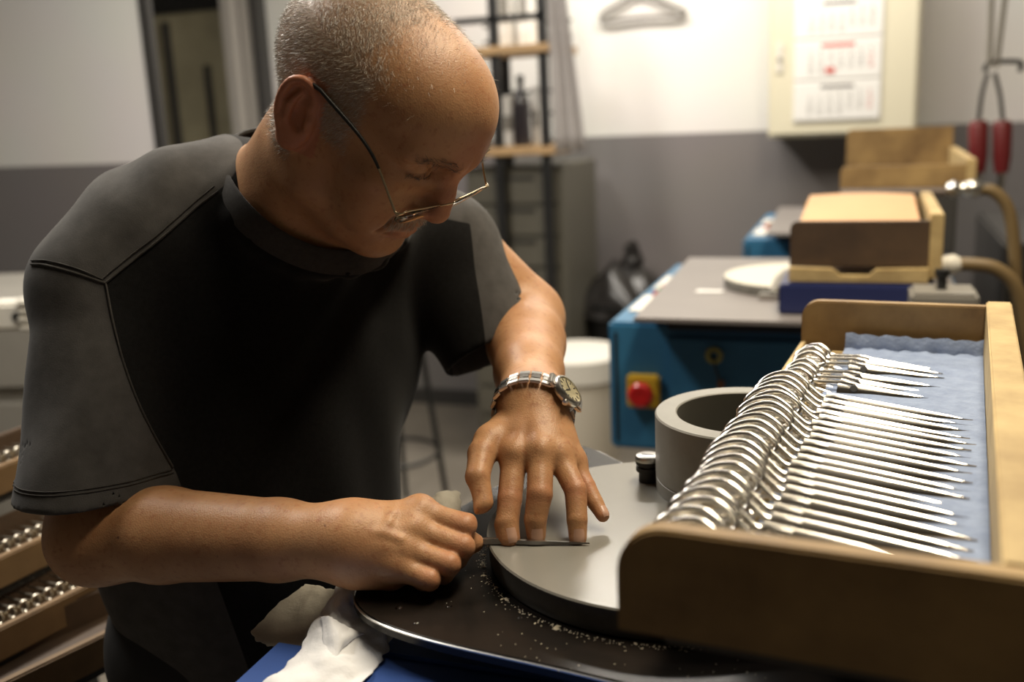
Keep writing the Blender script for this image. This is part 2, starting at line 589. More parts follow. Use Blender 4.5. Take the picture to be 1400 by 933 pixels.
# foam pad: sheet with a crinkled far edge turned up against the end board
gx, gy = 20, 90
vs, fs = [], []
x0, x1 = 0.050, TR_W - 0.0185
for j in range(gy + 1):
    for i in range(gx + 1):
        u, v_ = i / gx, j / gy
        x = x0 + (x1 - x0) * u
        y = 0.016 + v_ * (TR_L - 0.018 - 0.014)
        z = 0.0115 + 0.0008 * sin(40 * v_ + 3 * u) + 0.0006 * sin(95 * v_ * (1 + 0.2 * u))
        if v_ > 0.965:
            t = (v_ - 0.965) / 0.035
            y = TR_L - 0.030 - 0.0045 * (1 - t) + 0.002 * sin(u * 31) * (1 - t)
            z += 0.016 * t + 0.0012 * sin(u * 45)
        vs.append((x, y, z))
n0 = len(vs)
vs += [(v[0], v[1] - (0.002 if v[2] > 0.016 else 0), v[2] - 0.004) for v in vs]
for j in range(gy):
    for i in range(gx):
        a = j * (gx + 1) + i
        fs.append((a, a + 1, a + gx + 2, a + gx + 1))
        fs.append(tuple(q + n0 for q in (a, a + gx + 1, a + gx + 2, a + 1)))
for i in range(gx):
    for j in (0, gy):
        a = j * (gx + 1) + i
        fs.append((a, a + n0, a + n0 + 1, a + 1))
for j in range(gy):
    for i in (0, gx):
        a = j * (gx + 1) + i
        fs.append((a, a + gx + 1, a + gx + 1 + n0, a + n0))
MB().add(vs, fs).build('foam_pad', M_FOAM, tray, 50)

# dark bracket that carries the tray over the machine
br = thing('tray_bracket', (-0.105, 0.50, 1.066), 'charcoal steel bracket carrying the scissors tray', 'bracket', None, TR_ROT)
MB().box((0.004, 0.002, 0.088), (0.19, 0.31, 0.1000), 0.002).build('top_plate', M_SUPPORT, br)
MB().box((0.125, 0.06, 0.0), (0.19, 0.62, 0.088), 0.003).build('foot', M_SUPPORT, br)

# ---- scissors
def scissors(name, L, xp, ring, zr0, bw):
    """closed scissors standing on edge: x along the length (rings at 0), z up, y thickness"""
    root = link(name, None)
    root.empty_display_size = 0.02
    for sgn, yoff in ((1, 0.0011), (-1, -0.0011)):
        h = MB()
        rx, rz = ring
        zr = zr0 if sgn > 0 else zr0 * 0.5
        rz = rz if sgn > 0 else rz * 0.42
        c = np.array([rx, yoff, sgn * zr])
        k_ = rx / 0.020
        sh_p = [(0.000, -0.004), (0.006, 0.004), (0.016, 0.0095), (0.026, 0.0108), (0.035, 0.0070), (0.043, -0.0005), (0.040, -0.0075), (0.028, -0.0105), (0.014, -0.0115), (0.004, -0.0090)]
        loop = spline([(x * k_, yoff, sgn * (zr + z * rz / 0.0115)) for x, z in sh_p], 3, True)
        h.tube(loop, 0.0026, 10, True)
        sh = spline([(0.037 * k_, yoff, sgn * (zr + 0.0052 * k_)), (0.045 * k_, yoff, sgn * (zr - 0.002)), (xp * 0.82, yoff, sgn * 0.0066), (xp * 0.95, yoff, sgn * 0.0070), (xp * 1.12, yoff, sgn * 0.0055)], 5)
        m_ = len(sh)
        h.tube(sh, [0.0026 + 0.0012 * (i / m_) ** 2 for i in range(m_)], 8)
        hd = h.build('handle', M_STEEL, root, 60)
        # blade: hollow-ground bar tapering to the tip
        b = MB()
        N = 14
        vs, fs = [], []
        for i in range(N + 1):
            t = i / N
            x = xp * 0.86 + (L - xp * 0.86) * t
            top = sgn * (bw * (1 - t) ** 0.85 + 0.0006)
            bot = -sgn * bw * 0.10 * (1 - t)
            th = 0.0026 * (1 - t) + 0.0005
            yc = yoff * 1.4
            vs += [(x, yc - th, bot), (x, yc - th, top * 0.70), (x, yc - th * 0.45, top), (x, yc + th * 0.45, top), (x, yc + th, top * 0.70), (x, yc + th, bot)]
        for i in range(N):
            for j in range(6):
                fs.append((i * 6 + j, i * 6 + (j + 1) % 6, (i + 1) * 6 + (j + 1) % 6, (i + 1) * 6 + j))
        fs.append(tuple(range(6))); fs.append(tuple(N * 6 + j for j in range(6)))
        b.add(vs, fs)
        b.build('blade', M_STEEL, root, 50)
    s = MB()
    s.lathe([(0.0, 0.0056), (0.0030, 0.0056), (0.0036, 0.0050), (0.0036, -0.0050), (0.0030, -0.0056), (0, -0.0056)], 16, M=Matrix.Translation((xp * 1.10, 0.0, 0.0010)) @ Matrix.Rotation(pi / 2, 4, 'X'))
    s.build('pivot_screw', M_DARKGREY, root, 40)
    return root
def tray_pt(x, y, z):
    return (tray.location[0] + x * cos(TR_ROT) - y * sin(TR_ROT), tray.location[1] + x * sin(TR_ROT) + y * cos(TR_ROT), tray.location[2] + z)
long_s = scissors('scissors', 0.180, 0.070, (0.0205, 0.0110), 0.0165, 0.0115)
short_s = scissors('scissors', 0.142, 0.062, (0.0140, 0.0080), 0.0085, 0.0085)
NL = 24
ORD = ['first', 'second', 'third', 'fourth', 'fifth', 'sixth', 'seventh', 'eighth', 'ninth', 'tenth', 'eleventh', 'twelfth', 'thirteenth', 'fourteenth', 'fifteenth', 'sixteenth', 'seventeenth', 'eighteenth', 'nineteenth', 'twentieth', 'twenty-first', 'twenty-second', 'twenty-third', 'twenty-fourth']
for i in range(NL):
    o = long_s if i == 0 else copy_tree(long_s)
    y = 0.018 + pitch_y * (i + 0.5)
    o.location = tray_pt(-0.001 + random.uniform(-0.003, 0.002), y, 0.0165)
    o.rotation_euler = (-0.62 + random.uniform(-0.03, 0.03), random.uniform(0.026, 0.036), TR_ROT + random.uniform(-0.012, 0.012))
    tag(o, 'long polished scissors on edge, %s from the tray\'s near end' % ORD[i], 'scissors', 'long scissors in the tray')
for i in range(6):
    o = short_s if i == 0 else copy_tree(short_s)
    y = 0.472 + 0.0195 * (i * 0.92 + (0.8 if i > 2 else 0))
    o.location = tray_pt(0.010 + random.uniform(-0.002, 0.002), y, 0.0145)
    o.rotation_euler = (-0.55 + random.uniform(-0.05, 0.05), random.uniform(0.02, 0.04), TR_ROT + random.uniform(-0.01, 0.01))
    tag(o, 'short scissors with visible pivot, %s from the tray\'s far end' % ORD[5 - i], 'scissors', 'short scissors in the tray')

# ------------------------------------------------------------------ the machine in front
def poly_spline(ctrl, n=6):
    return [(p[0], p[1]) for p in spline([(x, y, 0) for x, y in ctrl], n, True)]
PLATE_Z = 1.065
DC = np.array([-0.156, 0.812]); DR = 0.161
mach = thing('grinding_machine', (-0.1, 0.9, 0.0), 'grinding machine with black wet plate the man is working at', 'machine')
mo = np.array([-0.1, 0.9])
out = poly_spline([(0.10, 0.585), (-0.08, 0.590), (-0.20, 0.604), (-0.31, 0.618), (-0.372, 0.642), (-0.398, 0.688), (-0.392, 0.78), (-0.372, 0.88), (-0.340, 1.00),
                   (-0.315, 1.062), (-0.285, 1.055), (-0.22, 1.005), (-0.10, 0.985), (0.10, 0.985), (0.22, 0.97), (0.26, 0.80), (0.22, 0.62)])
loc_out = [(p[0] - mo[0], p[1] - mo[1]) for p in out]
MB().prism(loc_out, PLATE_Z - 0.010, PLATE_Z, 0.0015).build('work_plate', M_PLATE, mach, 40)
MB().tube([(p[0], p[1], PLATE_Z - 0.0018) for p in loc_out], 0.0010, 6, True).build('plate_edge', M_STEELB, mach)
# body under the plate
MB().box((-0.262, -0.26, 0.78), (0.22, 0.04, 1.030), 0.004).build('body', M_ROYAL, mach)
MB().box((-0.352, -0.42, 0.80), (0.20, -0.262, 1.030), 0.004).build('front_ledge', M_ROYAL, mach)
MB().box((-0.15, -0.10, 0.0), (0.35, 0.20, 0.78), 0.006).build('pedestal', M_DARKGREY, mach)
MB().box((-0.16, -0.24, 1.030), (0.30, 0.06, PLATE_Z - 0.010), 0.002).build('riser', M_BLACK, mach)
disc = thing('grinding_disc', (DC[0], DC[1], PLATE_Z), 'grey round grinding disc under the left hand', 'grinding disc')
MB().lathe([(DR - 0.004, 0.0005), (DR - 0.002, 0.002), (DR - 0.001, 0.010), (DR - 0.001, 0.018), (DR, 0.0235)], 128, caps=False).build('rim', M_DISCSIDE, disc, 60)
MB().lathe([(DR, 0.0235), (DR - 0.0012, 0.025), (0.0, 0.025)], 128).build('face', M_DISC, disc, 25)
# conditioning ring on the disc
RC = (0.217 * cos(YAW) - 0.896 * sin(YAW), 0.217 * sin(YAW) + 0.896 * cos(YAW))
ring = thing('ceramic_ring', (RC[0], RC[1], 1.0905), 'thick open grey ring standing on the grinding disc beside the tray', 'ring')
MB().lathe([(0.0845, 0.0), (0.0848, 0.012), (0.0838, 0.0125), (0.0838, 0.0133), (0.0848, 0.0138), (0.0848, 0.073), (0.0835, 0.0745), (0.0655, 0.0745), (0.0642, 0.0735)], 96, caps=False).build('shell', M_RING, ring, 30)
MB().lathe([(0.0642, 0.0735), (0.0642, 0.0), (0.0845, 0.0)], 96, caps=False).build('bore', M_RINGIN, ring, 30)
kb = P(885, 645, 0.955)
kb = PZ(886, 657, 1.0905)
knob = thing('roller_knob', (kb[0], kb[1], 1.0902), 'slotted steel cap on a black roller next to the grey ring', 'roller')
MB().lathe([(0.0, 0.0), (0.009, 0.0), (0.009, 0.010), (0.0115, 0.011), (0.0115, 0.015), (0.0095, 0.0155), (0.0095, 0.0175), (0.0118, 0.018), (0.0118, 0.0215), (0, 0.0215)], 32).build('roller', M_RUBBER, knob, 30)
kc = MB().lathe([(0.0, 0.0215), (0.0120, 0.0215), (0.0122, 0.0235), (0.0115, 0.0265), (0.010, 0.0272), (0, 0.0272)], 32).build('cap', M_STEELB, knob, 30)
MB().box((-0.006, -0.0008, 0.0270), (0.006, 0.0008, 0.0275)).build('screw_slot', M_BLACK, kc, 0)

# half of a pair of scissors held on the disc
bl0, bl1 = PZ(652, 741, 1.0915), PZ(806, 744, 1.0915)
bd = bl1 - bl0
bL = float(np.linalg.norm(bd))
blade = thing('scissor_half', bl0, 'slim bright steel scissor blade pressed flat on the grinding disc', 'blade', None, math.atan2(bd[1], bd[0]))
b = MB()
vs, fs = [], []
for i in range(17):
    t = i / 16
    wv = 0.0042 * (1 - t) ** 0.7 + 0.0006 + (0.0012 * math.exp(-((t - 0.52) / 0.08) ** 2))
    zt = 0.0035 - 0.0022 * t
    vs += [(bL * t, -wv, 0.0), (bL * t, -wv * 0.5, zt), (bL * t, wv * 0.6, zt * 0.8), (bL * t, wv, 0.0)]
for i in range(16):
    for j in range(4):
        fs.append((i * 4 + j, i * 4 + (j + 1) % 4, i * 4 + 4 + (j + 1) % 4, i * 4 + 4 + j))
fs += [(0, 1, 2, 3), (64, 65, 66, 67)]
b.add(vs, fs).build('blade', M_STEELB, blade, 25)
MB().tube([(-0.055, 0.004, 0.004), (-0.03, 0.002, 0.003), (0.002, 0, 0.002), (0.02, 0, 0.0022)], [0.0026, 0.0022, 0.0022, 0.0018], 8).build('shank', M_STEEL, blade, 60)
# grinding chips along the disc and droplets on the plate
M_CHIP = mat('pale_swarf', (0.62, 0.55, 0.42), 0.5)
cb = MB()
rr_ = random.Random(3)
for i in range(520):
    a = radians(rr_.uniform(165, 300))
    r = DR + 0.002 + abs(rr_.gauss(0, 0.0035))
    if rr_.random() < 0.12:
        r += rr_.uniform(0, 0.05)
    x, y = DC[0] + r * cos(a), DC[1] + r * sin(a)
    s = rr_.uniform(0.00018, 0.00055) * (3.6 if rr_.random() < 0.04 else 1)
    an = rr_.uniform(0, pi)
    e = [(s * 1.8 * cos(an), s * 1.8 * sin(an)), (-s * sin(an), s * cos(an))]
    vs = [(x + e[0][0], y + e[0][1], PLATE_Z + 0.0001), (x + e[1][0], y + e[1][1], PLATE_Z + 0.0001), (x - e[0][0], y - e[0][1], PLATE_Z + 0.0001), (x - e[1][0], y - e[1][1], PLATE_Z + 0.0001), (x, y, PLATE_Z + s * 0.9)]
    cb.add(vs, [(0, 1, 4), (1, 2, 4), (2, 3, 4), (3, 0, 4), (3, 2, 1, 0)])
tag(cb.build('grinding_swarf', M_CHIP, smooth=0), 'pale grinding chips scattered around the disc rim', 'debris', kind='stuff')
M_WATER = mat('water_drop', (0.9, 0.9, 0.9), 0.03)
M_WATER.node_tree.nodes['Principled BSDF'].inputs['Transmission Weight'].default_value = 1.0
for i, (px, py, s) in enumerate(((545, 832, 0.0022), (614, 830, 0.0018), (569, 853, 0.0018), (711, 845, 0.0013))):
    q = PZ(px, py, PLATE_Z)
    d_ = MB().lathe([(0.0, 0.45), (0.4, 0.42), (0.75, 0.28), (1.0, 0.0)][::-1], 16).build('water_drop', M_WATER, smooth=60, loc=(q[0], q[1], PLATE_Z + 0.0001))
    d_.scale = (s * 1.4, s, s)
    d_.rotation_euler = (0, 0, 0.6)
    tag(d_, ['oblong water drop nearest the left end of the black plate', 'water drop on the black plate just below the fist', 'water drop nearest the front edge of the black plate', 'small water drop on the black plate near the disc rim'][i], 'water drop', 'water drops on the plate')
# small brass stud beside the tray
st_ = PZ(812, 850, PLATE_Z)
tag(MB().lathe([(0.004, 0), (0.004, 0.012), (0.007, 0.013), (0.0075, 0.018), (0.005, 0.0215), (0, 0.022)], 20).build('brass_stud', mat('worn_brass', (0.55, 0.33, 0.10), 0.35, 0.8), smooth=40, loc=(st_[0], st_[1], PLATE_Z)),
    'small brass stud on the plate at the tray corner', 'stud')

# ------------------------------------------------------------------ machines behind
def back_machine(y0, label, xl, full=True):
    mm = thing('grinding_machine', (0, y0, 0), label, 'machine')
    bd_ = MB().box((xl, 0.115, 0.765), (0.19, 0.86, 1.030), 0.006).build('body', M_BLUE, mm)
    MB().box((xl + 0.012, 0.1135, 0.78), (xl + 0.018, 0.1165, 1.01)).build('seam', M_BLACK, bd_, 0)
    MB().box((xl + 0.13, 0.20, 0.0), (0.17, 0.80, 0.764), 0.006).build('pedestal', M_DARKGREY, mm)
    dr_ = MB().box((xl + 0.122, 0.103, 0.76), (0.175, 0.117, 1.005), 0.004).build('door', M_BLUE, mm)
    MB().box((xl + 0.13, 0.06, 1.030), (0.165, 0.80, 1.056), 0.002).build('riser', M_BLACK, mm)
    MB().prism([(xl + 0.078, 0.0), (0.17, 0.0), (0.17, 0.75), (xl + 0.055, 0.75)], 1.056, 1.065, 0.0015).build('top_plate', M_PLATE2, mm, 0)
    for i, (yy_, m_) in enumerate(((0.30, M_WHITEPL), (0.56, M_WHITEPL))):
        MB().box((xl + 0.018, yy_ - 0.085, 1.030), (xl + 0.062, yy_ + 0.085, 1.0345), 0.001).build('switch_panel', m_, mm, 0)
    for yy_, m_ in ((0.37, M_REDPL), (0.415, M_GREEN), (0.45, M_REDPL)):
        MB().lathe([(0.011, 0), (0.011, 0.006), (0.009, 0.012), (0, 0.013)], 16, (xl + 0.05, yy_, 1.034)).build('push_button', m_, mm)
    return mm, dr_
m2, m2door = back_machine(1.785, 'blue grinding machine right behind, with red stop button and key', -0.485)
# emergency stop, key
es = thing('emergency_stop', (-0.412, 1.8985, 0.893), 'red emergency stop button on yellow box, on the blue machine', 'switch')
MB().box((-0.033, -0.022, -0.034), (0.033, 0.0, 0.034), 0.005).build('box', M_YELLOW, es)
RX90 = Matrix.Rotation(pi / 2, 4, 'X')
MB().lathe([(0.018, 0.0), (0.018, 0.008), (0.025, 0.012), (0.0255, 0.022), (0.020, 0.028), (0.008, 0.029), (0, 0.027)], 32, M=Matrix.Translation((0, -0.022, 0)) @ RX90).build('button', M_REDPL, es)
ky = thing('key_ring', (-0.272, 1.888, 0.973), 'yellow ring and key in the door lock of the blue machine', 'key')
MB().lathe([(0.009, 0), (0.016, 0.001), (0.017, 0.005), (0.016, 0.009), (0.009, 0.010)], 24, M=Matrix.Translation((0, 0.0, 0)) @ RX90, close=True).build('lock_collar', mat('olive_brass', (0.36, 0.33, 0.08), 0.4), ky)
MB().tube([(0, -0.008, -0.01), (0.006, -0.012, -0.03), (0.012, -0.012, -0.048)], 0.0022, 6).build('chain', M_DARKGREY, ky)
MB().box((0.007, -0.014, -0.085), (0.021, -0.009, -0.046), 0.002).build('tag', mat('brown_leather', (0.14, 0.06, 0.03), 0.6), ky)
d2 = thing('grinding_disc', (-0.132, 2.16, 1.065), 'pale disc on the grey top of the machine behind', 'grinding disc')
MB().lathe([(0.155, 0.0), (0.157, 0.004), (0.157, 0.021)], 64, caps=False).build('rim', mat('stone_side', (0.22, 0.21, 0.18), 0.7, noise=(60, 0.4, None)), d2)
MB().lathe([(0.157, 0.021), (0.155, 0.023), (0, 0.023)], 64).build('face', mat('pale_stone', (0.60, 0.57, 0.48), 0.6), d2, 25)
cl = PZ(1052, 408, 1.066)
clamp = thing('disc_clamp', (cl[0], cl[1], 1.0655), 'worn steel clamp arm at the front of the pale disc', 'clamp')
MB().box((-0.020, -0.020, 0), (0.018, 0.012, 0.012), 0.003).build('foot', M_STEELB, clamp)
MB().tube([(0.006, 0.0, 0.010), (0.016, 0.03, 0.032), (0.026, 0.075, 0.040)], [0.009, 0.011, 0.009], 8).build('arm', M_GREYMET, clamp)
sp = PZ(970, 399, 1.0655)
tag(MB().prism([(-0.028, -0.013), (0.026, -0.010), (0.028, 0.012), (0.004, 0.010), (-0.026, 0.014)], 0, 0.0015).build('paper_slip', M_PAPER, smooth=0, loc=(sp[0], sp[1], 1.0655)), 'small slip of paper lying on the grey machine top', 'paper')
m3, _ = back_machine(3.02, 'blue grinding machine at the back, half hidden by wooden trays', -0.365)

# trays on the machines behind
def small_tray(y, x0, w, L, z, h, label, sheet=None, dark=True, hf=None):
    t = thing('wooden_tray', (x0, y, z), label, 'tray', 'wooden trays on the machines behind')
    md = M_WOODDARK if dark else M_WOOD
    e = MB().prism(rounded_board(w, h, 0.014), -0.014, 0.0, 0.002, M=up_at(0.0)).build('end_board', md, t)
    MB().prism(rounded_board(w + 0.01, hf or h, 0.014), -0.014, 0.0, 0.002, M=up_at(L)).build('end_board', M_WOOD, t)
    MB().box((w, -0.002, -0.02), (w + 0.022, L + 0.014, h + 0.012), 0.002).build('side_rail', M_WOODEDGE, t)
    MB().box((0.0, 0.014, -0.02), (w, L, -0.012)).build('bottom', M_WOODDARK, t, 0)
    return t
nv = thing('tray_stand', (-0.150, 1.845, 1.0655), 'navy painted box under the tray on the blue machine', 'stand')
MB().box((0, 0, 0), (0.265, 0.150, 0.0560), 0.004).build('box', M_NAVY, nv)
MB().box((0.01, 0.150, 0.046), (0.262, 0.46, 0.0560), 0.002).build('carrier', M_NAVY, nv)
t2_ = small_tray(1.875, -0.134, 0.236, 0.42, 1.150, 0.082, 'dark wooden tray holding a sheet of peach paper')
lip = [(0.0, 0.0), (0.236, 0.0), (0.236, 0.026), (0.15, 0.024), (0.138, 0.012), (0.09, 0.012), (0.075, 0.024), (0.0, 0.026)]
MB().prism(lip, -0.016, 0.0, 0.001, M=Matrix.Translation((0, -0.016, -0.026)) @ UPX).build('grip_lip', M_WOODEDGE, t2_, 0)
MB().box((0.0, -0.0165, -0.027), (0.236, 0.0, -0.002)).build('under_lip', M_WOODDARK, t2_, 0) if False else None
vs, fs = [], []
for j in range(9):
    for i in range(13):
        u, v_ = i / 12, j / 8
        vs.append((0.012 + 0.21 * u, 0.006 + 0.40 * v_, 0.070 + 0.022 * v_ + 0.004 * sin(u * pi)))
nq = len(vs)
vs += [(a_, b_, c_ - 0.006) for a_, b_, c_ in vs]
for j in range(8):
    for i in range(12):
        a = j * 13 + i
        fs += [(a, a + 1, a + 14, a + 13), tuple(q + nq for q in (a, a + 13, a + 14, a + 1))]
for i in range(12):
    fs.append((i, i + nq, i + 1 + nq, i + 1)); fs.append((104 + i, 105 + i, 105 + i + nq, 104 + i + nq))
for j in range(8):
    a = j * 13; fs.append((a, a + 13, a + 13 + nq, a + nq)); a += 12; fs.append((a, a + nq, a + 13 + nq, a + 13))
tag(MB().add(vs, fs).build('paper_stack', M_ORANGEPAPER, smooth=40, loc=(-0.134, 1.875, 1.150)), 'peach paper sheets lying over the dark wooden tray', 'paper')
s3_ = MB().box((-0.06, 2.62, 1.0655), (0.20, 3.3, 1.205), 0.004)
tag(s3_.build('tray_stand', M_DARKGREY), 'dark stand between the two far wooden trays', 'stand')
t3_ = small_tray(2.62, -0.070, 0.285, 0.60, 1.226, 0.054, 'wooden tray farthest back, with a tall end board near the cabinet', dark=False, hf=0.125)

# white connectors and tan hoses
for i, (pa, yy_, lab) in enumerate((([(1300, 362), (1330, 362), (1362, 368), (1388, 392), (1401, 440), (1408, 520)], 1.9, 'tan hose with white coupling, lower of the two'),
                                    ([(1330, 258), (1358, 262), (1378, 285), (1386, 330), (1390, 400), (1396, 470)], 2.25, 'tan hose curving down from the far machine, upper of the two'))):
    hp = [PY(a[0], a[1], yy_) for a in pa]
    hz = thing('hose', hp[0], lab, 'hose', 'tan hoses')
    MB().tube([q - hp[0] for q in spline(hp, 8)], 0.0125, 10).build('hose', M_HOSE, hz, 60)
    cpl = spline([hp[0] - (0.05, 0, 0), hp[0] + (0.03, 0, 0)], 6)
    MB().tube([q - hp[0] for q in cpl], [0.010, 0.018, 0.012, 0.016, 0.019, 0.012, 0.010], 12).build('coupling', M_WHITEPL if i == 0 else M_STEELB, hz, 50)
# valve block behind the tray
vb = PY(1290, 400, 1.75)
vt = thing('valve_block', (vb[0], 1.75, 1.0655), 'grimy grey valve block behind the scissors tray', 'valve')
MB().box((-0.05, 0, 0), (0.055, 0.10, 0.06), 0.006).build('block', M_GREYMET, vt)
MB().lathe([(0.008, 0), (0.008, 0.02), (0.012, 0.022), (0.012, 0.034), (0, 0.035)], 16, (0.0, 0.05, 0.06)).build('knob', M_BLACK, vt)
# dark machine housing at the right behind the trays
hs = thing('dark_housing', (0.40, 3.1, 0.0), 'dark machine housing beneath the red handled tool', 'machine')
MB().box((-0.03, 0.0, 0.0), (0.75, 0.9, 1.02), 0.01).build('housing', M_DARKGREY, hs)
MB().box((-0.02, -0.01, 0.55), (0.30, 0.0, 0.95), 0.004).build('panel', M_BLACK, hs, 0)

# red handled cutters hanging from a hook on a rod
Yt = 3.2
tool = thing('bolt_cutter', PY(1355, 150, Yt), 'cutter with two red grips hanging on a hook', 'tool')
to = np.array(tool.location)
for sx in (0, 1):
    x_ = (1337, 1370)[sx]
    top_ = PY((1350, 1360)[sx], 100, Yt) - to
    sh_ = PY((1338, 1371)[sx], 165, Yt) - to
    en = PY((1337, 1369)[sx], 236, Yt) - to
    MB().tube(spline([top_, (top_ * 0.55 + sh_ * 0.45) + ((-0.004, 0.004)[sx], 0, 0), sh_], 5), 0.006, 8).build('arm', M_DARKGREY, tool, 60)
    MB().tube([sh_, sh_ * 0.9 + en * 0.1, sh_ * 0.3 + en * 0.7, en], [0.020, 0.026, 0.025, 0.019], 12).build('grip', M_REDDARK, tool, 60)
    MB().tube([en, en + (0, 0, -0.05)], [0.012, 0.010], 10).build('end_cap', M_STEELB, tool, 60)
hk = thing('tool_hook', PY(1355, 90, Yt), 'steel hook and hanging rods above the red grips', 'hook')
ho = np.array(hk.location)
for px in (1352, 1371):
    a_, b_ = PY(px + (10 if px > 1360 else 6), -60, Yt) - ho, PY(px if px < 1360 else 1362, 92, Yt) - ho
    MB().tube([a_, b_], 0.008, 8).build('rod', M_GREYMET, hk, 60)
MB().tube(spline([PY(1346, 98, Yt) - ho, PY(1352, 86, Yt) - ho, PY(1378, 84, Yt) - ho, PY(1396, 86, Yt) - ho, PY(1394, 98, Yt) - ho], 6), 0.007, 8).build('hook', M_BLACK, hk, 60)

# wall cabinet and calendar
CY = 4.12
ca, cb_ = PY(1050, 190, CY), PY(1253, 178, CY)
cabn = thing('wall_cabinet', (ca[0], CY, 1.30), 'cream metal wall cabinet carrying the calendar', 'cabinet')
cw = cb_[0] - ca[0]
MB().box((0, 0.012, 0), (cw, YB - CY, 0.85), 0.006).build('body', M_CREAM, cabn)
cd = MB().box((0.006, -0.008, 0.012), (cw - 0.008, 0.012, 0.84), 0.005).build('door', M_CREAM, cabn)
MB().box((0.028, -0.014, 0.25), (0.052, -0.008, 0.36), 0.003).build('lock_plate', M_WHITEPL, cd)
MB().lathe([(0.006, 0), (0.006, 0.006), (0, 0.007)], 12, M=Matrix.Translation((0.04, -0.014, 0.30)) @ RX90).build('lock', M_DARKGREY, cd)
cal = thing('wall_calendar', (ca[0] + 0.095, CY - 0.010, 1.36), 'white three-month wall calendar with red and grey dates', 'calendar')
CWd = 0.318
MB().box((0, -0.003, 0.0), (CWd, 0.0, 0.66)).build('backing', M_PAPER, cal, 0)
_glyph = {}
def text(name, body_, loc, size, m_, parent):
    """flat printed number as a mesh"""
    if (body_, m_.name) not in _glyph:
        cu = bpy.data.curves.new('glyph', 'FONT')
        cu.body = body_
        cu.size = size
        cu.align_x = 'CENTER'
        cu.resolution_u = 3
        t_ = bpy.data.objects.new('glyph', cu)
        COL.objects.link(t_)
        dg = bpy.context.evaluated_depsgraph_get()
        me_ = bpy.data.meshes.new_from_object(t_.evaluated_get(dg))
        bpy.data.objects.remove(t_)
        me_.name = 'date'
        me_.materials.clear()
        me_.materials.append(m_)
        _glyph[(body_, m_.name)] = me_
    o = link(name, _glyph[(body_, m_.name)], parent)
    o.location = loc
    o.rotation_euler = (pi / 2, 0, 0)
    return o
for pg in range(3):
    z0_ = 0.005 + pg * 0.152
    pgo = MB().box((0.003, -0.006, z0_), (CWd - 0.003, -0.003, z0_ + 0.140), 0.001).build('month_page', M_PAPER, cal, 0)
    start = (2, 0, 4)[pg]
    days = (30, 31, 28)[pg]
    for row in range(6):
        for c_ in range(7):
            dn = row * 7 + c_ - start + 1
            if 1 <= dn <= days:
                text('date', str(dn), (0.062 + c_ * 0.036, -0.0065, z0_ + 0.094 - row * 0.0185), 0.019, M_REDINK if c_ == 6 else M_INK, pgo)
    MB().box((0.10, -0.0068, z0_ + 0.118), (0.22, -0.006, z0_ + 0.130)).build('month_name', M_INK if pg != 1 else M_REDINK, pgo, 0)
MB().box((0.115, -0.0085, 0.157 + 0.022), (0.150, -0.006, 0.157 + 0.040)).build('date_marker', M_REDINK, cal, 0)

# coat hanger on the wall
hY = YB - 0.03
hg = thing('coat_hanger', PY(878, 8, hY), 'wire coat hanger on the white back wall', 'hanger')
ho = np.array(hg.location)
g_ = lambda px, py: PY(px, py, hY) - ho
MB().tube(spline([g_(822, 26), g_(826, 17), g_(850, 3), g_(872, -10), g_(895, -4), g_(920, 8), g_(934, 14), g_(932, 21), g_(880, 23), g_(830, 29)], 6, True), 0.009, 8).build('frame', mat('grey_hanger', (0.16, 0.145, 0.13), 0.5), hg, 60)
MB().tube(spline([g_(876, -8), g_(878, -30), g_(884, -42), g_(876, -52), g_(868, -44)], 6), 0.005, 8).build('hook', M_STEELB, hg, 60)
hn = g_(878, -46)
MB().lathe([(0.008, 0), (0.008, 0.03), (0.0, 0.032)], 12, M=Matrix.Translation((hn[0], 0.03, hn[2])) @ RX90).build('peg', M_DARKGREY, hg)

# ------------------------------------------------------------------ shelf rack behind the head
RY = 3.75
rk = thing('shelf_rack', (-1.45, RY, 0.0), 'black steel rack with wooden shelves behind the head', 'shelf')
rl = lambda px, py, y=RY: PY(px, py, y) - np.array((-1.45, RY, 0.0))
for px, y_ in ((676, RY), (742, RY), (690, RY + 0.30)):
    x_ = rl(px, 100, y_)[0]
    MB().box((x_ - 0.018, y_ - RY, 0 if y_ == RY else 1.232), (x_ + 0.018, y_ - RY + 0.03, 2.3), 0.003).build('upright', M_BLACK, rk)
zs = (PY(720, 65, RY)[2], PY(720, 205, RY)[2])
for z_, xr in zip(zs, (1.0, 1.0)):
    MB().box((-0.35, -0.02, z_ - 0.02), (rl(756, 65)[0] if z_ > 1.5 else rl(764, 200)[0], 0.34, z_ + 0.012), 0.003).build('shelf', M_SHELFWOOD, rk)
for z_ in (zs[0] + 0.11, zs[0] + 0.045, zs[1] + 0.13, zs[1] + 0.22):
    MB().box((-0.10, 0.325, z_), (rl(750, 65)[0], 0.335, z_ + 0.012)).build('rear_bar', M_BLACK, rk, 0)
MB().box((-0.10, 0.0, zs[0] + 0.10), (rl(746, 65)[0], 0.012, zs[0] + 0.125), 0.002).build('front_bar', M_BLACK, rk, 0)
bt = PY(714, 186, RY + 0.12)
bot = thing('bottle', (bt[0], RY + 0.12, zs[1] + 0.0125), 'tall dark bottle on the lower wooden shelf', 'bottle')
MB().lathe([(0, 0), (0.034, 0.0), (0.036, 0.01), (0.036, 0.16), (0.026, 0.20), (0.014, 0.225), (0.013, 0.255)], 24).build('glass', mat('dark_glass', (0.03, 0.026, 0.03), 0.2), bot)
MB().lathe([(0.015, 0.250), (0.015, 0.275), (0, 0.276)], 16).build('cap', M_BLACK, bot)
bx = PY(700, 185, RY + 0.1)
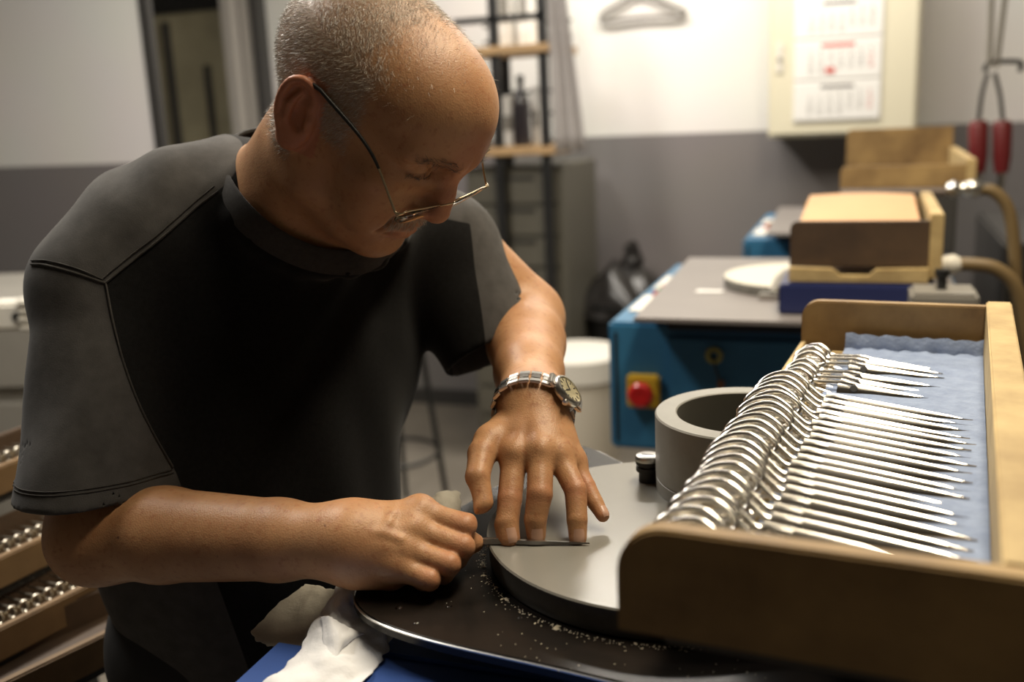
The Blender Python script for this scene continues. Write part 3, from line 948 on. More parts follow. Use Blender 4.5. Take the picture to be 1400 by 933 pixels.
for k_, (px, w_, h_, lab) in enumerate(((698, 0.05, 0.20, 'pale carton left of the dark bottle on the shelf'), (734, 0.032, 0.23, 'pale carton right of the dark bottle on the shelf'))):
    q = PY(px, 186, RY + 0.2)
    c_ = thing('carton', (q[0], RY + 0.22, zs[1] + 0.0125), lab, 'carton', 'cartons on the shelf')
    MB().box((-w_ / 2, -0.03, 0), (w_ / 2, 0.03, h_), 0.003).build('box', M_PAPER, c_)
    MB().box((-w_ / 2 + 0.004, -0.0315, h_ * 0.3), (w_ / 2 - 0.004, -0.03, h_ * 0.6)).build('label_panel', M_GREYMET, c_, 0)
for k_, (px, w_, h_) in enumerate(((696, 0.06, 0.24), (722, 0.055, 0.27))):
    q = PY(px, 60, RY + 0.2)
    c_ = thing('binder', (q[0], RY + 0.2, zs[0] + 0.0125), ['white binder on the upper wooden shelf, nearest the head', 'white binder on the upper wooden shelf, next to the post'][k_], 'binder', 'binders on the upper shelf')
    MB().box((-w_ / 2, -0.05, 0), (w_ / 2, 0.06, h_), 0.003).build('cover', M_PAPER, c_)
    MB().box((-w_ / 2 + 0.012, -0.0515, 0.10), (w_ / 2 - 0.012, -0.05, 0.20)).build('spine_patch', M_GREYMET, c_, 0)
# cloudy film hanging at the end of the rack
vs, fs = [], []
top_l, top_r, bot_r, bot_l = PY(744, -60, 3.72), PY(768, -60, 3.72), PY(803, 205, 3.72), PY(758, 208, 3.72)
for j in range(13):
    for i in range(15):
        u, v_ = i / 14, j / 12
        q = (top_l * (1 - u) + top_r * u) * (1 - v_) + (bot_l * (1 - u) + bot_r * u) * v_
        vs.append(q + np.array([0, 0.012 * sin(u * 17 + v_), 0]))
for j in range(12):
    for i in range(14):
        a = j * 15 + i
        fs.append((a, a + 1, a + 16, a + 15))
fo = MB().add(vs, fs).build('plastic_curtain', M_FILM, smooth=60)
md = fo.modifiers.new('thickness', 'SOLIDIFY'); md.thickness = 0.002
tag(fo, 'cloudy plastic curtain hanging beside the rack', 'curtain')
# drawer cabinet under the rack
dcx0, dcx1 = PY(640, 300, 3.83)[0], PY(772, 300, 3.83)[0]
dcb = thing('drawer_cabinet', (dcx0, 3.83, 0.0), 'olive grey drawer cabinet under the wooden shelves', 'cabinet')
W_ = dcx1 - dcx0
MB().box((0, 0.0, 0.0), (W_, 0.5, 1.23), 0.005).build('body', M_DRAWER, dcb)
for k_ in range(9):
    z_ = 0.06 + k_ * 0.128
    dd_ = MB().box((0.02, -0.014, z_), (W_ - 0.02, 0.0, z_ + 0.118), 0.004).build('drawer', M_DRAWER, dcb)
    MB().box((W_ * 0.3, -0.024, z_ + 0.096), (W_ * 0.72, -0.014, z_ + 0.108), 0.003).build('pull', M_DARKGREY, dd_)
# black bin with bag and white tub
bgp = PY(842, 440, 4.0)
bin_ = thing('waste_bin', (bgp[0] - 0.03, 4.25, 0.0), 'black bin with a crumpled black bag by the grey wall', 'bin')
MB().lathe([(0, 0), (0.16, 0.0), (0.185, 0.58), (0.195, 0.60), (0.195, 0.62), (0.17, 0.62)], 40).build('bin', M_BLACK, bin_)
vs, fs = [], []
for j in range(9):
    for i in range(32):
        a = 2 * pi * i / 32
        t = j / 8
        r_ = (0.205 - 0.13 * t ** 2) * (1 + 0.10 * sin(a * 5 + t * 4) + 0.06 * sin(a * 11 + 2))
        vs.append((r_ * cos(a), r_ * sin(a), 0.56 + 0.20 * t + 0.025 * sin(a * 3 + 1) * t))
for j in range(8):
    for i in range(32):
        fs.append((j * 32 + i, j * 32 + (i + 1) % 32, j * 32 + 32 + (i + 1) % 32, j * 32 + 32 + i))
fs.append(tuple(8 * 32 + i for i in range(32)))
bgo = MB().add(vs, fs).build('bag', M_BAG, bin_, 60)
MB().tube(spline([(0.03, 0, 0.74), (0.05, 0.01, 0.80), (0.045, 0, 0.85), (0.06, -0.01, 0.86)], 5), [0.05] * 6 + [0.035] * 5 + [0.02] * 5, 10).build('knot', M_BAG, bgo, 60)
bkp = PY(795, 600, 3.78)
tub = thing('plastic_tub', (bkp[0] + 0.07, 3.50, 0.0), 'off-white plastic tub standing on the floor', 'tub')
MB().lathe([(0, 0.0), (0.145, 0.0), (0.15, 0.01), (0.172, 0.50), (0.166, 0.50), (0.144, 0.02), (0, 0.02)], 48).build('tub', M_BUCKET, tub, 40)
MB().lathe([(0.172, 0.475), (0.186, 0.475), (0.186, 0.555), (0.180, 0.562), (0.0, 0.572)], 48).build('lid', M_WHITEPL, tub, 40)
# chair or stool leg between the arms
lg = PY(618, 470, 3.0)
stl = thing('stool', (lg[0] - 0.30, 3.1, 0.0), 'thin black legged stool behind the man', 'stool')
MB().lathe([(0, 0.70), (0.16, 0.70), (0.165, 0.715), (0.16, 0.735), (0, 0.74)], 32).build('seat', M_BLACK, stl)
for a in (0.3, 1.87, 3.44, 5.0):
    MB().tube([(0.12 * cos(a), 0.12 * sin(a), 0.70), (0.19 * cos(a), 0.19 * sin(a), 0.0)], 0.011, 8).build('leg', M_BLACK, stl, 60)
MB().tube([(0.165 * cos(2 * pi * i / 24), 0.165 * sin(2 * pi * i / 24), 0.25) for i in range(24)], 0.008, 6, True).build('foot_ring', M_BLACK, stl, 60)

# ------------------------------------------------------------------ bench and tray stacks at the left
bn = thing('metal_bench', (-2.25, 1.86, 0.0), 'grey metal bench at the far left', 'bench', None, radians(16))
MB().box((-0.7, -0.02, 1.015), (0.42, 0.50, 1.035), 0.004).build('top', M_GREYMET, bn)
bb_ = MB().box((-0.68, 0.0, 0.08), (0.40, 0.48, 1.012), 0.004).build('body', M_GREYMET, bn)
for k_ in range(4):
    z_ = 0.885 - k_ * 0.2
    q = MB().box((-0.66, -0.016, z_ - 0.075), (0.385, 0.0, z_ + 0.085), 0.004).build('drawer', M_GREYMET, bn)
    MB().box((0.30, -0.028, z_ - 0.03), (0.335, -0.016, z_ + 0.03), 0.003).build('handle', M_BLACK, q)
for k_, (px, py, s_, lab) in enumerate(((2, 378, 0.06, 'small white plastic box with a dark hole on the grey bench'), (52, 362, 0.10, 'stack of white plastic trays on the grey bench'))):
    c_ = P(px, py, 2.12)
    b_ = thing('plastic_box', (c_[0], c_[1] + 0.03, 1.0355), lab, 'box', None, radians(16))
    if k_ == 0:
        MB().box((-0.055, -0.03, 0), (0.045, 0.03, 0.062), 0.008).build('box', M_WHITEPL, b_)
        MB().lathe([(0.011, 0), (0.011, 0.002), (0, 0.002)], 16, M=Matrix.Translation((0.012, -0.0302, 0.03)) @ RX90).build('hole', M_BLACK, b_)
    else:
        for q in range(4):
            MB().box((-0.06 - 0.004 * (q % 2), -0.05, q * 0.018), (0.11, 0.06, q * 0.018 + 0.015), 0.005).build('tray', M_WHITEPL, b_)

# stack of wooden trays with rows of scissors, lower left
def bead_scissors():
    h = MB()
    h.tube([(0.0065 * cos(2 * pi * i / 12), 0, 0.0075 * sin(2 * pi * i / 12)) for i in range(12)], 0.0022, 6, True)
    h.tube([(0, 0, -0.006), (0.0, 0.03, -0.008), (0.0, 0.068, -0.010)], [0.0022, 0.0022, 0.0010], 6)
    return h.mesh('scissors')
BEAD = bead_scissors()
BEAD.materials.append(mat('dull_steel', (0.50, 0.46, 0.38), 0.35, 1.0))
shade(BEAD, 60)
RACK = []
ROWN = ['upper', 'middle', 'lower', 'lowest']
for r_i, (pa, pb, d_, dep) in enumerate((((-60, 658), (40, 618), 1.30, 0.20), ((-40, 776), (120, 702), 1.22, 0.20), ((-40, 873), (170, 770), 1.14, 0.20), ((-40, 948), (190, 838), 1.06, 0.20))):
    A, B_ = P(*pa, d_), P(*pb, d_)
    A = np.array(A); B_ = np.array(B_)
    B_[2] = A[2]
    # direction along the tray on the level
    q = PZ(pb[0], pb[1], A[2])
    dv = q - A
    L_ = float(np.linalg.norm(dv))
    rz_ = math.atan2(dv[1], dv[0])
    if r_i == 0:
        tlab = 'uppermost wooden tray in the stack behind the near arm'
    else:
        tlab = ['', 'second wooden tray from the top of the stack behind the elbow', 'third wooden tray from the top of the stack behind the elbow', 'lowest wooden tray in the stack at the bottom left'][r_i]
    tt = thing('wooden_tray', A, tlab, 'tray', 'stacked wooden trays at the left', rz_)
    MB().box((-0.10, -0.012, -0.040), (L_ + 0.16, 0.0, 0.0), 0.002).build('front_board', M_WOODMID, tt)
    MB().box((-0.10, 0.0, -0.040), (L_ + 0.16, 0.085, -0.030)).build('bottom', M_WOODDARK, tt, 0)
    MB().box((-0.10, 0.085, -0.040), (L_ + 0.16, 0.095, 0.008), 0.002).build('back_board', M_WOODDARK, tt)
    MB().box((L_ + 0.148, 0.0, -0.040), (L_ + 0.16, 0.085, 0.0), 0.002).build('end_board', M_WOODDARK, tt)
    RACK.append((A.copy(), rz_, L_))
    if r_i < 3:
        n_ = min(22, int((L_ + 0.12) / 0.0165))
        for i in range(n_):
            lx = -0.04 + i * 0.0165
            s_ = link('scissors', BEAD)
            s_.location = (A[0] + lx * cos(rz_) - 0.012 * sin(rz_), A[1] + lx * sin(rz_) + 0.012 * cos(rz_), A[2] + 0.0005)
            s_.rotation_euler = (0, 0, rz_)
            tag(s_, '%s steel scissors from the left in the %s stacked tray behind the arm' % (ORD[i], ROWN[r_i]), 'scissors', 'scissors in the %s stacked tray' % ROWN[r_i])
# rack that carries the stack: a ledge under each tray, posts behind
A0 = RACK[1][0]
fr = thing('tray_rack', (A0[0], A0[1], 0.0), 'dark rack carrying the stacked wooden trays', 'rack')
for A_, rz_, L_ in RACK:
    MB().box((-0.10, -0.006, -0.052), (L_ + 0.16, 0.100, -0.0405), 0.002, M=Matrix.Translation(Vector(A_ - np.array([A0[0], A0[1], 0]))) @ Matrix.Rotation(rz_, 4, 'Z')).build('ledge', M_BLACK, fr, 0)
    for x_ in (-0.09, L_ + 0.12):
        MB().box((x_, 0.101, -A_[2]), (x_ + 0.03, 0.121, -0.0405), M=Matrix.Translation(Vector(A_ - np.array([A0[0], A0[1], 0]))) @ Matrix.Rotation(rz_, 4, 'Z')).build('post', M_BLACK, fr, 0)
        MB().box((x_, 0.0, -0.064), (x_ + 0.03, 0.121, -0.0525), M=Matrix.Translation(Vector(A_ - np.array([A0[0], A0[1], 0]))) @ Matrix.Rotation(rz_, 4, 'Z')).build('arm', M_BLACK, fr, 0)
# ================================================================== the man
def unit(v):
    v = np.asarray(v, float)
    return v / np.linalg.norm(v)
def cam2w(v):
    return v[0] * CR - v[1] * CU + v[2] * CF
_hr = unit(cam2w((-0.528, 0.296, -0.797)))
_hf = cam2w((0.676, 0.712, -0.183))
_hf = unit(_hf - _hr * (_hf @ _hr))
_hu = np.cross(_hr, _hf)
HM = np.stack([_hr, _hf, _hu], 1)            # columns: his right, forward, up
HT = CO + cam2w((-0.130, -0.205, 0.900))
def h2w(v):
    return HT + HM @ (np.asarray(v, float) / 1000.0)
def w2h(p):
    return ((p - HT.astype(p.dtype)) @ (HM * 1000.0).astype(p.dtype))

# ear frame in head mm (on +x side)
_en = unit((1.0, 0.42, 0.10))
_ev = unit((0.10, -0.16, 1.0)); _ev = unit(_ev - _en * (_ev @ _en))
_eu = np.cross(_en, _ev)
if _eu[1] > 0: _eu = -_eu                    # u points to the back of the head
EC = np.array([80.0, -13.0, 3.0])
EM = np.stack([_en, _eu, _ev], 1)
def E_(n, u, v):
    return EC + EM @ np.array([n, u, v], float)

def head_sdf(pw):
    q = w2h(pw)
    s = q.copy()
    s[:, 0] = np.abs(s[:, 0])
    d = ell(s, (0, -13, 35), (77, 97, 79))
    d = smin(d, ell(s, (0, 42, 50), (67, 66, 60)), 22)
    d = smin(d, ell(s, (0, 30, -10), (63, 66, 62)), 24)            # mid face
    d = smin(d, rc(s, (56, 2, -40), (50, 12, -58), 16, 17), 20)     # jaw angle
    d = smin(d, rc(s, (50, 12, -58), (15, 66, -85), 17, 17), 20)
    d = smin(d, ell(s, (0, 74, -86), (22, 18, 17)), 16)             # chin
    d = smin(d, ell(s, (0, 38, -76), (38, 38, 20)), 22)             # under the jaw
    d = smin(d, ell(s, (46, 62, -8), (22, 22, 18)), 20)            # cheek bone
    d = smin(d, ell(s, (34, 64, -42), (26, 24, 26)), 24)            # cheek, jowl
    d = smin(d, rc(s, (9, 99, 36), (47, 80, 37), 10, 9), 14)        # brow ridge
    d = smax(d, -ell(s, (33, 103, 21), (22, 20, 13.5)), 8)            # eye socket
    d = smin(d, ell(s, (32, 75, 22), (17, 16, 13)), 4)               # closed lid over the eye
    lid = chain(s, [(18, 88, 20), (26, 91, 16.5), (34, 90.5, 15), (43, 85, 17)], [1.9, 2.3, 2.3, 1.7], 2)
    d = smin(d, lid, 2.5)
    d = smax(d, -chain(s, [(17, 90, 16.5), (26, 93, 13), (34, 92.5, 11.5), (44, 86.5, 14)], [1.4, 1.7, 1.7, 1.2], 2), 1.5)
    d = smax(d, -chain(s, [(17, 93, 31), (28, 95, 33), (40, 89, 31.5)], [1.4, 1.9, 1.4], 2), 3)   # lid fold
    d = smin(d, rc(s, (27, 86, 6), (43, 79, 8), 3.5, 3.5), 9)   # bag under the eye
    # nose
    d = smin(d, rc(s, (0, 96, 25), (0, 103, -2), 8.5, 10), 12)
    d = smin(d, rc(s, (0, 103, -2), (0, 106, -18), 10.5, 13), 7)
    d = smin(d, ell(s, (13.5, 94, -23), (9, 12, 9)), 7)
    d = smax(d, -ell(s, (6.5, 99, -32), (3.6, 6, 4)), 3)
    # mouth
    d = smin(d, ell(s, (0, 76, -49), (29, 20, 23)), 14)
    d = smin(d, chain(s, [(0, 94.5, -49), (12, 92, -50.5), (23, 85, -55)], [4.4, 4.0, 2.2], 3), 5)
    d = smin(d, chain(s, [(0, 92, -62), (12, 89.5, -61), (22, 84, -57)], [5.6, 4.8, 2.4], 3), 5)
    d = smax(d, -chain(s, [(0, 99, -55.5), (12, 96.5, -55.5), (26, 87, -57)], [1.9, 1.9, 2.0], 2), 2.5)
    d = smax(d, -rc(s, (0, 93, -72), (14, 89, -71), 3, 2.5), 7)     # chin furrow
    d = smax(d, -chain(s, [(20, 95, -22), (30, 88, -38), (35, 82, -54)], [1.6, 2.4, 1.2], 3), 9)  # cheek fold
    # temple hollow
    d = smax(d, -ell(s, (84, 56, 34), (14, 22, 24)), 16)
    # ear
    es = (s - EC.astype(F4)) @ EM.astype(F4)
    pl = ell(es, (0, 0, 0), (4.5, 17, 30))
    pl = smax(pl, -ell(es, (5.0, -2, -4), (8, 9.5, 13)), 3)
    pl = smax(pl, -ell(es, (5.5, 3, 13), (4.6, 9, 8)), 3)
    hp_ = spline([(1, -9, 5), (2.5, -12, 15), (3.5, -8, 25), (4, 2, 30), (4, 12, 25), (3.8, 17, 12), (3, 16.5, -5), (2.5, 10, -20)], 3)
    hel = chain(es, hp_, [3.4] * len(hp_), 1.0)
    ant = chain(es, [(3, 2, 18), (4, 8.5, 6), (3.6, 8.5, -8), (3, 4, -16)], [2.6, 3.0, 3.0, 2.6], 2)
    pl = smin(pl, hel, 3.5)
    pl = smin(pl, ant, 3.5)
    pl = smin(pl, ell(es, (1, 2, -25), (4.6, 9, 9)), 5)
    pl = smin(pl, ell(es, (2.5, -11, -4), (4, 4, 7)), 4)
    root = rc(es, (-8, -4, 12), (-8, -4, -14), 7, 6)
    pl = smin(pl, root, 6)
    d = smin(d, pl, 4)
    return d * F4(0.001)

NECK = [h2w((0, -16, -10)), h2w((0, -20, -62)), P(392, 300, 1.005), P(372, 345, 1.055)]
SH_R, SH_L = P(135, 398, 0.975), P(600, 335, 1.13)
EL_R, WR_R = P(138, 732, 0.930), P(474, 741, 0.832)
EL_L, WR_L = P(716, 436, 1.15), P(727, 549, 0.940)
def neck_sdf(p):
    d = chain(p, NECK, [0.056, 0.058, 0.063, 0.062], 0.02)
    d = smin(d, chain(p, [h2w((60, -22, -30)), P(425, 322, 0.985)], [0.014, 0.010], 0.01), 0.03)
    d = smin(d, chain(p, [h2w((28, -42, -72)), P(350, 250, 1.015), P(300, 290, 1.01)], [0.020, 0.034, 0.036], 0.02), 0.02)
    d = smin(d, rc(p, h2w((0, 40, -72)), P(445, 340, 0.985), 0.030, 0.026), 0.025)
    return d
def torso_sdf(p):
    d = rc(p, SH_R, SH_L, 0.05, 0.05)          # core of the trunk, under the shirt
    c = (SH_R + SH_L) / 2
    d = smin(d, rc(p, c + (0, 0, -0.03), P(400, 760, 1.05), 0.06, 0.06), 0.06)
    return smin(d, rc(p, NECK[3], c, 0.06, 0.06), 0.04)

# ---- right arm and fist
def J(*a):
    return P(*a)
FR = dict(   # base on the back of the hand, knuckle, middle joint, end joint, tip   (px, py, depth)
    index=([J(510, 706, 0.842), J(574, 700, 0.846), J(635, 720, 0.832), J(630, 737, 0.856), J(612, 742, 0.868)], [0.0125, 0.0112, 0.0100, 0.0095, 0.0085]),
    middle=([J(505, 728, 0.832), J(566, 725, 0.833), J(633, 748, 0.822), J(624, 764, 0.848), J(604, 766, 0.862)], [0.0125, 0.0115, 0.0102, 0.0095, 0.0085]),
    ring=([J(502, 750, 0.824), J(552, 752, 0.822), J(614, 772, 0.812), J(606, 785, 0.836), J(590, 782, 0.850)], [0.0125, 0.0110, 0.0098, 0.0090, 0.0080]),
    pinky=([J(500, 768, 0.820), J(540, 774, 0.815), J(587, 793, 0.806), J(578, 794, 0.828), J(566, 788, 0.842)], [0.0115, 0.0100, 0.0092, 0.0085, 0.0075]),
)
TH_R = ([J(505, 745, 0.858), J(560, 745, 0.872), J(612, 744, 0.872), J(644, 744, 0.852)], [0.016, 0.0125, 0.0108, 0.0085])
def arm_r_sdf(p):
    d = chain(p, [SH_R, SH_R * 0.45 + EL_R * 0.55, EL_R], [0.058, 0.050, 0.043], 0.03)
    fa = EL_R * 0.72 + WR_R * 0.28
    d = smin(d, chain(p, [EL_R, fa + (0, 0, 0.002), EL_R * 0.25 + WR_R * 0.75, WR_R], [0.041, 0.0425, 0.0345, 0.0285], 0.008), 0.02)
    d = smin(d, sph(p, EL_R + (P(122, 736, .93) - P(138, 732, .93)), 0.034), 0.02)
    hand = None
    for k in FR:
        pts, rs = FR[k]
        e = rc(p, WR_R * 0.35 + pts[0] * 0.65, pts[1], 0.0165, rs[1] + 0.001)
        hand = e if hand is None else smin(hand, e, 0.016)
    hand = smin(hand, rc(p, WR_R, J(530, 745, 0.838), 0.027, 0.022), 0.022)
    hand = smin(hand, rc(p, J(492, 775, 0.828), J(535, 785, 0.832), 0.017, 0.014), 0.012)     # heel under the little finger
    for k, r_ in (('index', .0118), ('middle', .0122), ('ring', .0110), ('pinky', .0100)):
        hand = smin(hand, sph(p, FR[k][0][1] + 0.0022 * CU - 0.0012 * CF, r_), 0.008)
    d = smin(d, hand, 0.022)
    fing = None
    for k in FR:
        pts, rs = FR[k]
        e = chain(p, pts[1:], rs[1:], 0.0012)
        fing = e if fing is None else smin(fing, e, 0.0022)
    d = smin(d, fing, 0.008)
    d = smin(d, chain(p, TH_R[0], TH_R[1], 0.005), 0.004)
    # tendons and a vein on the back of the hand
    for k in ('index', 'middle', 'ring'):
        b = FR[k][0]
        a0 = WR_R * 0.6 + b[0] * 0.4 - 0.0205 * CF + 0.004 * CU
        a1 = b[1] - 0.0105 * CF + 0.003 * CU
        d = smin(d, rc(p, a0, a1, 0.0018, 0.0026), 0.009)
    vein = [J(500, 737, 0.815), J(510, 730, 0.811), J(530, 731, 0.812), J(548, 737, 0.811)]
    d = smin(d, chain(p, [v - 0.0012 * CF for v in vein], [0.0016] * 4, 0.003), 0.006)
    vein = [J(540, 690, 0.838), J(536, 703, 0.826), J(531, 715, 0.818), J(520, 728, 0.812)]
    d = smin(d, chain(p, [v - 0.0012 * CF for v in vein], [0.0014] * 4, 0.003), 0.006)
    return d

# ---- left arm and pressing hand
FL = dict(
    index=([J(703, 622, 0.888), J(697, 683, 0.866), J(694, 714, 0.857), J(698, 736, 0.852)], [0.0114, 0.0108, 0.0098, 0.0084]),
    middle=([J(739, 619, 0.884), J(738, 676, 0.860), J(732, 711, 0.856), J(733, 732, 0.856)], [0.0118, 0.0112, 0.0098, 0.0084]),
    ring=([J(764, 624, 0.890), J(787, 671, 0.864), J(789, 711, 0.852), J(790, 735, 0.849)], [0.0110, 0.0098, 0.0089, 0.0077]),
    pinky=([J(783, 632, 0.902), J(802, 665, 0.886), J(814, 688, 0.876), J(824, 705, 0.868)], [0.0095, 0.0080, 0.0072, 0.0060]),
)
TH_L = ([J(690, 588, 0.920), J(659, 621, 0.888), J(653, 652, 0.868), J(662, 686, 0.858)], [0.0165, 0.0126, 0.0105, 0.0080])
def arm_l_sdf(p):
    d = chain(p, [SH_L, EL_L], [0.055, 0.046], 0.03)
    d = smin(d, chain(p, [EL_L, EL_L * 0.66 + WR_L * 0.34 , EL_L * 0.3 + WR_L * 0.7, WR_L], [0.043, 0.042, 0.0345, 0.0275], 0.008), 0.015)
    hand = None
    for k, wx in (('index', -14), ('middle', -4), ('ring', 8), ('pinky', 18)):
        a = P(727 + wx, 556, 0.934)
        e = rc(p, a, FL[k][0][0] + 0.002 * CF, 0.0165, 0.0120)
        hand = e if hand is None else smin(hand, e, 0.016)
    hand = smin(hand, rc(p, WR_L, P(745, 606, 0.905), 0.026, 0.017), 0.022)
    for k, r_ in (('index', .0118), ('middle', .0118), ('ring', .0108), ('pinky', .0095)):
        hand = smin(hand, sph(p, FL[k][0][0] + 0.002 * CU - 0.001 * CF, r_), 0.008)
    d = smin(d, hand, 0.018)
    fing = None
    for k in FL:
        pts, rs = FL[k]
        e = chain(p, pts, rs, 0.0012)
        fing = e if fing is None else smin(fing, e, 0.0022)
    th = chain(p, TH_L[0], TH_L[1], 0.003)
    d = smin(d, fing, 0.009)
    d = smin(d, th, 0.004)
    d = smin(d, rc(p, P(668, 600, .902), P(698, 598, .908), 0.010, 0.012), 0.014)   # web of the thumb
    for k, wx in (('index', -8), ('middle', 2), ('ring', 10), ('pinky', 18)):
        a0 = P(727 + wx, 562, 0.908)
        a1 = FL[k][0][0] - 0.0095 * CF + 0.004 * CU
        d = smin(d, rc(p, a0, a1, 0.0016, 0.0026), 0.008)
    return d

BODY_PARTS = [   # (function, points the part spans, margin, blend)
    (neck_sdf, NECK + [P(290, 275, 1.0), P(455, 352, .955)], 0.14, 0.028),
    (torso_sdf, [SH_R, SH_L, P(400, 760, 1.05)], 0.08, 0.03),
    (arm_r_sdf, [SH_R, EL_R, WR_R, J(660, 720, .82), J(560, 800, .87)], 0.09, 0.03),
    (arm_l_sdf, [SH_L, EL_L, WR_L, J(690, 740, .84), J(830, 700, .86), J(650, 690, .86)], 0.09, 0.03),
    (head_sdf, [h2w((x, y, z)) for x in (-95, 95) for y in (-110, 125) for z in (-110, 138)], 0.02, 0.020),
]
_bb = [(np.min(pp, 0) - mg, np.max(pp, 0) + mg) for _, pp, mg, _ in BODY_PARTS]
def body_sdf(p):
    d = np.full(len(p), 0.2, F4)
    for (fn, pp, mg, k), (lo, hi) in zip(BODY_PARTS, _bb):
        ms = ((p > lo) & (p < hi)).all(1)
        if ms.any():
            d[ms] = smin(d[ms], fn(p[ms]), k)
    return d
BLO = np.min([b[0] for b in _bb], 0); BHI = np.max([b[1] for b in _bb], 0)

# ---- skin
def skin_material():
    mt = mat('skin', (0.50, 0.26, 0.145), 0.47, spec=0.45, sss=0.12)
    nt = mt.node_tree
    b = nt.nodes['Principled BSDF']
    b.inputs['Subsurface Radius'].default_value = (0.010, 0.0035, 0.0018)
    b.inputs['Subsurface Scale'].default_value = 0.5
    tc = nt.nodes.new('ShaderNodeTexCoord')
    def noise(sc, det=5):
        n = nt.nodes.new('ShaderNodeTexNoise')
        n.inputs['Scale'].default_value = sc
        n.inputs['Detail'].default_value = det
        nt.links.new(tc.outputs['Object'], n.inputs['Vector'])
        return n
    def mix(fac, a, bcol, blend='MIX'):
        x = nt.nodes.new('ShaderNodeMix')
        x.data_type = 'RGBA'
        x.blend_type = blend
        if isinstance(fac, float): x.inputs[0].default_value = fac
        else: nt.links.new(fac, x.inputs[0])
        if isinstance(a, tuple): x.inputs[6].default_value = (*a, 1)
        else: nt.links.new(a, x.inputs[6])
        if isinstance(bcol, tuple): x.inputs[7].default_value = (*bcol, 1)
        else: nt.links.new(bcol, x.inputs[7])
        return x.outputs[2]
    def at(nm):
        a = nt.nodes.new('ShaderNodeAttribute')
        a.attribute_name = nm
        return a.outputs['Fac']
    def ramp(src, p0, p1):
        r = nt.nodes.new('ShaderNodeMapRange')
        r.inputs[1].default_value = p0
        r.inputs[2].default_value = p1
        nt.links.new(src, r.inputs[0])
        return r.outputs[0]
    c = mix(ramp(noise(28).outputs[0], 0.35, 0.7), (0.53, 0.285, 0.140), (0.43, 0.215, 0.102))
    c = mix(ramp(noise(170, 3).outputs[0], 0.55, 0.8), c, (0.37, 0.155, 0.07))
    spots = ramp(noise(95, 2).outputs[0], 0.74, 0.80)
    c = mix(spots, c, (0.22, 0.10, 0.055))
    c = mix(at('red'), c, (0.50, 0.16, 0.10))
    c = mix(at('stubble'), c, (0.36, 0.27, 0.21))
    nt.links.new(c, b.inputs['Base Color'])
    vo = nt.nodes.new('ShaderNodeTexVoronoi')
    vo.inputs['Scale'].default_value = 650
    nt.links.new(tc.outputs['Object'], vo.inputs['Vector'])
    ad = nt.nodes.new('ShaderNodeMath'); ad.operation = 'ADD'
    nt.links.new(vo.outputs['Distance'], ad.inputs[0])
    nt.links.new(noise(260, 4).outputs[0], ad.inputs[1])
    bp = nt.nodes.new('ShaderNodeBump')
    bp.inputs['Strength'].default_value = 0.22
    bp.inputs['Distance'].default_value = 0.0007
    nt.links.new(ad.outputs[0], bp.inputs['Height'])
    nt.links.new(bp.outputs[0], b.inputs['Normal'])
    return mt
M_SKIN = skin_material()

person = thing('person', (float(SH_R[0] + SH_L[0]) / 2 - 0.02, float(SH_R[1] + SH_L[1]) / 2 + 0.02, 0.0),
               'man in black and grey t-shirt and glasses bending over the grinding disc', 'person')
PLOC = np.array(person.location)
def pchild(name, me, m_, parent=None):
    me.materials.append(m_)
    o = link(name, me, parent or person)
    return o

V, F = mesh_sdf(body_sdf, BLO, BHI, BODY_VOX)
hl = w2h(V)
ax = np.abs(hl[:, 0])
def sstep(a, b, x):
    t = np.clip((x - a) / (b - a), 0, 1)
    return t * t * (3 - 2 * t)
near_head = (hl[:, 2] > -125) & (hl[:, 2] < 145) & (ax < 110) & (np.abs(hl[:, 1]) < 135)
def hair_mask(h):
    """how densely hair grows at a head position"""
    x, y, z = np.abs(h[:, 0]), h[:, 1], h[:, 2]
    wob = 5 * np.sin(z * 0.13) + 4 * np.sin(x * 0.2 + y * 0.11)
    top = sstep(18, -8, y + wob * 0.6 - 0.10 * (z - 60))            # hairline across the crown
    side = sstep(40, 24, y + wob * 0.5 - np.clip(40 - z, 0, 60) * 0.05)
    bl_ = sstep(55, 95, z)
    m_ = top * bl_ + side * (1 - bl_)
    low = np.where(y > -4, sstep(-8, 8, z), sstep(-52, -18, z - 0.10 * y))
    m_ = m_ * low
    ear = ((h - EC * np.sign(h[:, :1] + 1e-9) ** np.array([1, 0, 0])) if False else np.stack([x, y, z], 1) - EC) @ EM
    on_ear = (ear[:, 0] > -5) & (np.abs(ear[:, 1]) < 21) & (np.abs(ear[:, 2]) < 35)
    return np.where(on_ear, 0, m_)
hm = hair_mask(hl) * near_head
st = 0.62 * hm
beard = sstep(-36, -52, hl[:, 2]) * sstep(-5, 15, hl[:, 1]) * near_head * 0.10
red = np.zeros(len(V))
lips = near_head * (hl[:, 1] > 78) * (np.abs(hl[:, 2] + 56) < 10) * (ax < 24) * 0.35
es_ = (np.stack([ax, hl[:, 1], hl[:, 2]], 1) - EC) @ EM
earm = near_head * (np.abs(es_[:, 0]) < 9) * (np.abs(es_[:, 1]) < 22) * (np.abs(es_[:, 2]) < 36) * 0.55
nosem = near_head * sstep(98, 108, hl[:, 1]) * sstep(-40, -30, hl[:, 2]) * 0.3
kn = np.zeros(len(V))
for dct, i_ in ((FR, 1), (FL, 1), (FL, 0), (FR, 2)):
    for k in dct:
        q = dct[k][0][i_]
        kn = np.maximum(kn, 0.30 * sstep(0.017, 0.006, np.linalg.norm(V - q, axis=1)))
for dct in (FL,):
    for k in dct:
        kn = np.maximum(kn, 0.25 * sstep(0.014, 0.004, np.linalg.norm(V - dct[k][0][3], axis=1)))
red = np.maximum.reduce([lips, earm, nosem, kn])
me = np_mesh('body', V - PLOC, F)
attr(me, 'stubble', np.clip(st + beard, 0, 1))
attr(me, 'red', red)
